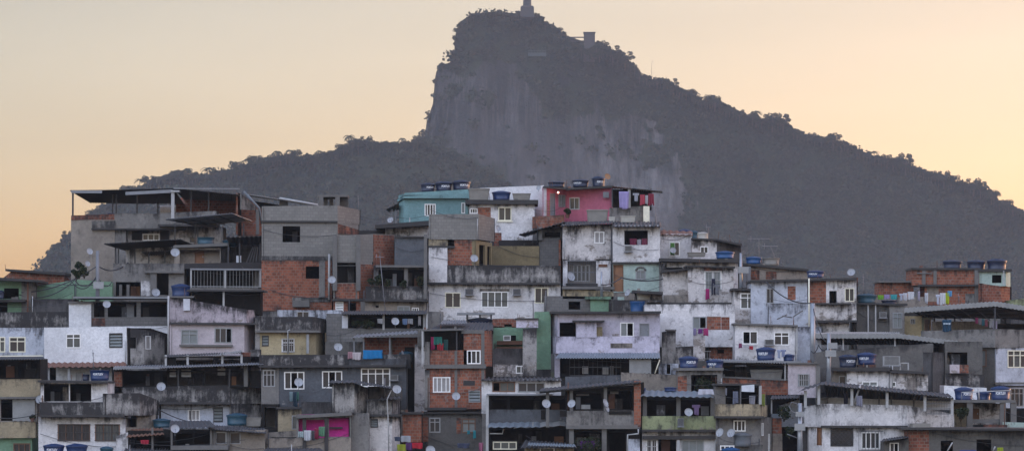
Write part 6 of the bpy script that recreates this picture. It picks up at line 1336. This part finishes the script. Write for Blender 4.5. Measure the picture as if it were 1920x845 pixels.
h.wall([(1545, 3), 1785], (745, 752), 768, 'whitec', d=.4, cap=None, name='back_wall'); h.wall([1703, 1730], 800, 812, 'white', d=2)
cloth('towel', 1561, 812, 1573, 835, 291.75, (.6, .01, .25), 'vivid magenta curtain in the latticed window', 'curtain cloths', cat='curtain'); cloth('towel', 1606, 741, 1617, 761, 291, (.3, .3, .38), 'grey towel hanging on the curved terrace', 'single cloths')
cloth('towel', 1582, 735, 1590, 757, 292.5, (.06, .06, .10), 'dark cloth hanging at the left of the curved terrace', 'single cloths')
h = House('white mesh screened corner at the right end of the curved terrace', 1760, 775, 291.3, cat='screen', name='mesh_screen'); h.bars(1737, 1784, 746, 775, 0, .12, 'steel_grey', (0, .33, .66, 1), w=.02)
tank(1541, 757, 26, 12, 293, 'flat pale basin on the curved terrace left end', col='tank_cement', lid=False)
h = House('small dark roofed shed beside the bottom brick house', 1680, 845, 288); h.sheet((1652, 827), (1704, 818), (1655, 822), (1704, 815), -1, 3, 'sheet_dark'); h.wall([1658, 1704], (827, 822), 870, 'grey', [(1668, 829, 1685, 852, 'w2o1')], d=3)
h = House('dark rendered house with square black openings at the bottom right', 1820, 845, 288.5)
h.wall([1703, 1742], 806, 870, 'brickd', d=4, label='sooty brick end wall'); h.wall([1741, 1960], 806, 870, 'grey', [(1764, 825, 1787, 850, 'o'), (1831, 823, 1859, 850, 'o')], d=5, dY=.02); h.slab(1692, 1960, (800, 803), (804, 807), -.8, 5, 'slab'); h.slab(1712, 1745, 793, 800, .5, 3, 'tank_cement', 'box')
for k in range(2): h.tube([(1776+k*86, 845, -.6), (1786+k*80, 828+k*8, -.7)], .05, 'steel_white', 'leaning_pole')
cloth('towel', 1870, 838, 1881, 850, 287, (.35, .42, .02), 'lime cloth at the bottom right edge', 'single cloths'); cloth('towel', 1800, 843, 1830, 852, 287, (.03, .06, .3), 'dark blue cloth at the bottom edge between black openings', 'single cloths')
h = House('concrete post frame carrying three blue tanks at the right', 1850, 800, 295)
h.slab(1786, 1905, 749, 754, -.5, 4, 'slab_pale'); h.posts([1818, 1880, 1900], 753, 800, -.2, .42, 'slab_pale'); h.wall([(1787, 1.5), 1820], 753, 800, 'creamd', d=3); h.wall([(1820, 2), 1878], 756, 796, 'whited', [(1822, 765, 1836, 786, 'db')], d=2); h.bar([(1820, 785, 1874, 792, -.1, .1)], 'slab_pale', 'beam'); h.wall([(1878, 2), 1960], 765, 805, 'inside', d=2)
h.wall([(1880, -.5), 1960], (790, 792), 812, 'mint', d=3); h.wall([(1846, -.9), 1889], 795, 806, 'brickd', d=1)
tank(1807, 751, 36, 26, 294.6, 'blue tank, left one on the concrete post frame', text='FORTLEV'); tank(1844, 751, 27, 18, 295, 'partly hidden blue tank, middle one on the concrete post frame', dY=2); tank(1876, 750, 37, 27, 294.6, 'blue tank, right one on the concrete post frame', text='FORTLEV')
plant(1801, 790, 26, 34, 293, 'bushy green plant beside the concrete post frame', pot=False, group='single plants')
fr = House('white pipe railing around the tanks on the concrete post frame', 1850, 751, 294, cat='railing', name='railing_frame'); fr.tube([(1803, 748, -.2), (1803, 735, -.2), (1895, 731, -.2), (1895, 748, -.2)], .035, 'steel_white', 'rail'); fr.tube([(1836, 748, -.2), (1834, 728, -.2)], .06, 'steel_white', 'upright')
h = House('whitish annexe behind the tank frame at the right edge', 1800, 735, 299); h.wall([1770, 1850], (722, 726), 752, 'whitec', d=3)
# ======================================================= poles, cables
def pole(px, y0, y1, Y, label, w=.17, boxes=(), mat='aluminium', arms=()):
    o = newobj('utility_pole', None); o.location = P(px, y1, Y); H_ = (y1-y0)/F*Y
    newobj('pole', tube_mesh([[(Vector((0, 0, -1)), w*1.15), (Vector((0, 0, H_)), w*.8)]], M(mat), 'pole', 10), o)
    for (bx0, by0, bx1, by1) in boxes:
        a, c = P(bx0, by1, Y), P(bx1, by0, Y); L = o.location
        boxes_obj('meter_box', [((a.x, Y-.45, a.z), (c.x, Y-w*1.1, c.z))], M('sheet_white'), o, L)
    for a_ in arms: newobj('lamp_arm', tube_mesh([[(P(x_, y_, Y-.1*k)-o.location, .032) for k, (x_, y_) in enumerate(a_)]], M('steel_grey'), 'lamp_arm', 6), o)
    tag(o, label, 'utility pole', 'poles among the houses'); return o
pole(1524, 568, 684, 300, 'tall smooth grey pole right of the blue-white wall', .2)
pole(1554, 624, 716, 297, 'pole with two white meter boxes before the dark grey wall', .17, ((1552, 642, 1569, 653), (1547, 656, 1567, 668)))
pole(1500, 755, 860, 288.5, 'pole with two meter boxes and a curved lamp arm near the bottom', .2, ((1491, 771, 1507, 780), (1489, 793, 1509, 806)), arms=(((1500, 770), (1494, 756), (1484, 753), (1480, 762), (1484, 770), (1491, 773)), ((1499, 822), (1490, 818), (1476, 813))))
pole(183, 470, 560, 317, 'old grey pole with transformer box at the left, before the green wall', .16, ((176, 528, 195, 541),), mat='steel_grey')
pole(1389, 474, 540, 316, 'pole with curved lamp arm beside the square weathered house', .13, ((1384, 500, 1403, 512),), arms=(((1389, 480), (1391, 473), (1396, 470)),))
pole(1128, 509, 537, 316.5, 'short grey vent post below the dirty white house', .1)
h = None
dish(168, 471, 13, 318, 'pale satellite dish high on the tall grey wall at the left', az=35); dish(164, 494, 11, 317, 'pale satellite dish low among plants at the left grey wall', az=40); dish(328, 473, 17, 322, 'white satellite dish at the corner of the yellow door room', az=10); dish(200, 570, 15, 310.5, 'white satellite dish before the long flat terrace roof', az=15); dish(622, 524, 15, 315, 'white satellite dish at the corner of the pale block house', az=10)
dish(934, 428, 12, 322, 'small bluish satellite dish below the cream window of the white house', az=40); dish(1010, 352, 10, 329.5, 'faint satellite dish left of the pink house roof', az=-30)
dish(292, 548, 16, 320.5, 'grey satellite dish in the open-fronted house beside the blue tank', az=20)
for i, (x_, y_) in enumerate(((150, 498), (158, 510), (143, 515))): plant(x_, y_+12, 16, 22, 317.5-i*.5, ['dark shrub at the foot of the tall grey wall, highest one', 'dark shrub at the foot of the tall grey wall, right one', 'dark shrub at the foot of the tall grey wall, lowest one'][i], pot=False, group='shrubs at the grey wall')
tank(211, 407, 20, 8, 329, 'small blue tank on the leftmost grey house parapet, left one', col='tank_blue', lid=False); tank(222, 408, 18, 8, 329, 'small blue tank on the leftmost grey house parapet, right one', col='tank_blue', lid=False, dY=.8)
tank(386, 458, 34, 14, 324, 'round dark teal tank on the yellow door room', col='tank_teal', lid=False); tank(432, 462, 30, 14, 325, 'dark teal tank in the shade of the corrugated roof', col='tank_teal')
tank(339, 557, 36, 25, 319.5, 'bright blue tank in front of the white barred balcony', col='tank_blue', dY=0)
tank(1195, 592, 29, 28, 312, 'bright blue tank on the roof below the mint house', col='tank_bright', lid=False, tp=.8); tank(1207, 562, 28, 16, 314, 'cream round tank with domed lid below the mint house', col='tank_cream')
dish(1177, 548, 14, 313.5, 'bluish wire dish beside the cream domed tank', az=-45)
h = House('cluttered flat roofs between the mint house and the lilac house', 1180, 590, 312.5); h.wall([1150, 1243], 562, 592, 'mould', [(1213, 566, 1240, 582, 'o')], d=3, dY=1.2); h.slab(1186, 1243, (543, 546), (548, 551), 1.0, 4, 'slab'); h.wall([(1165, 0), 1210], 590, 600, 'slab_pale' if False else 'greyl', d=3)
h.wall([(1190, 2.4), 1242], 548, 566, 'whited', d=2)
antenna(724, 478, 600, 314.5, 'crossed aerial on a long leaning pole before the plant balcony', .5, tilt=-.5)
antenna(672, 372, 395, 322, 'pair of thin rods on the grey block house parapet', .05); antenna(1798, 555, 568, 321, 'tiny aerial rod beside the brick building', .1); antenna(1619, 518, 552, 315, 'dark thin rod behind the teal tank', .05)
cable([(40, 548, 316), (183, 498, 317), (240, 492, 323), (262, 497, 324)], .05, 'thick black cable from the left pole to the mouldy white wall', .5, group='black cables'); cable([(36, 552, 316), (140, 525, 316.5), (183, 514, 317)], .045, 'thick black cable sagging before the green wall', .7, group='black cables'); cable([(183, 516, 317), (210, 528, 318)], .035, 'short black cable right of the old grey pole', .6, group='black cables'); cable([(128, 519, 317), (183, 516, 317)], .035, 'sagging black cable left of the old grey pole', 1.0, group='black cables')
cable([(1127, 533, 315), (1165, 520, 318), (1243, 523, 318)], .05, 'black cable crossing the mint house wall', .2, group='black cables'); cable([(1436, 528, 311), (1520, 568, 301)], .05, 'black cable from the bluish wall to the tall smooth pole', .5, group='black cables'); cable([(1524, 572, 300), (1554, 640, 297)], .035, 'black cable between the tall pole and the meter box pole', .8, group='black cables')
cable([(0, 783, 296.5), (75, 774, 296)], .03, 'thin black cable before the cream house', .15, group='black cables'); cable([(296, 766, 297), (400, 795, 292)], .04, 'black cable falling across the bluish lower wall', .3, group='black cables'); cable([(1520, 655, 300), (1535, 646, 298.5), (1553, 647, 297)], .035, 'short black cable looping to the meter boxes', .4, group='black cables')
# ================= every house stands on walls that go down to the slope
frnd = random.Random(5)
_low = {}
for h, ring, zb in FOUND:
    k = id(h); _low.setdefault(k, []).append((h, ring, zb))
for k, items in _low.items():
    m_ = M(frnd.choice(['mould', 'dark', 'beige', 'grey', 'mould', 'greyl']))
    for h, ring, zb in items:
        cx = sum(p.x for p in ring)/len(ring); x0 = min(p.x for p in ring); x1 = max(p.x for p in ring)
        # does another storey of the same house stand below this one?
        below = any(z2 < zb-.3 and min(x1, max(p.x for p in r2))-max(x0, min(p.x for p in r2)) > .5*(x1-x0) for _, r2, z2 in items)
        if below: continue
        zg = min(ground_z(p.x, p.y) for p in ring)-.4
        if zg > zb-.15: continue
        q = QM(); n = len(ring); inset = .04
        c = sum(ring, Vector())/n
        R2 = [p+(c-p).normalized()*inset for p in ring]
        for i in range(n):
            A, B = R2[i], R2[(i+1) % n]; L = (B-A).length
            q.quad([Vector((A.x, A.y, zg)), Vector((B.x, B.y, zg)), Vector((B.x, B.y, zb-.01)), Vector((A.x, A.y, zb-.01))], [(A.x, zg), (A.x+L, zg), (A.x+L, zb), (A.x, zb)], [(zb-zg, 0), (zb-zg, 0), (0, zb-zg), (0, zb-zg)])
        q.build('foundation', [m_], h.root, h.O)

# rain pipes and slack wires fixed on the facades
for h, ring, zb in FOUND:
    A, B = ring[0], ring[1]; L = (B-A).length
    if L < 2.2 or abs(B.y-A.y) > .6*L: continue
    d_ = (B-A).normalized(); n_ = Vector((d_.y, -d_.x, 0))
    if frnd.random() < .45:
        x_ = frnd.choice((.12, L-.12, L*frnd.uniform(.2, .8))); p = A+d_*x_+n_*.07
        newobj('pipe', tube_mesh([[(Vector((p.x, p.y, zb+.05))-h.O, .035), (Vector((p.x+.02, p.y, zb+frnd.uniform(1.4, 2.4)))-h.O, .035)]], M(frnd.choice(('steel_white', 'steel_dark', 'steel_grey', 'rust'))), 'pipe', 5), h.root)
    if frnd.random() < .55:
        z0_, z1_ = zb+frnd.uniform(1.2, 2.4), zb+frnd.uniform(1.0, 2.5); pa = []
        for k in range(9):
            t_ = k/8; p = A+d_*(L*(.02+.96*t_))+n_*.09; pa.append((Vector((p.x, p.y, z0_+(z1_-z0_)*t_-.35*4*t_*(1-t_)*frnd.uniform(.8, 1)))-h.O, .016))
        newobj('wire', tube_mesh([pa], M('steel_dark'), 'wire', 4), h.root)
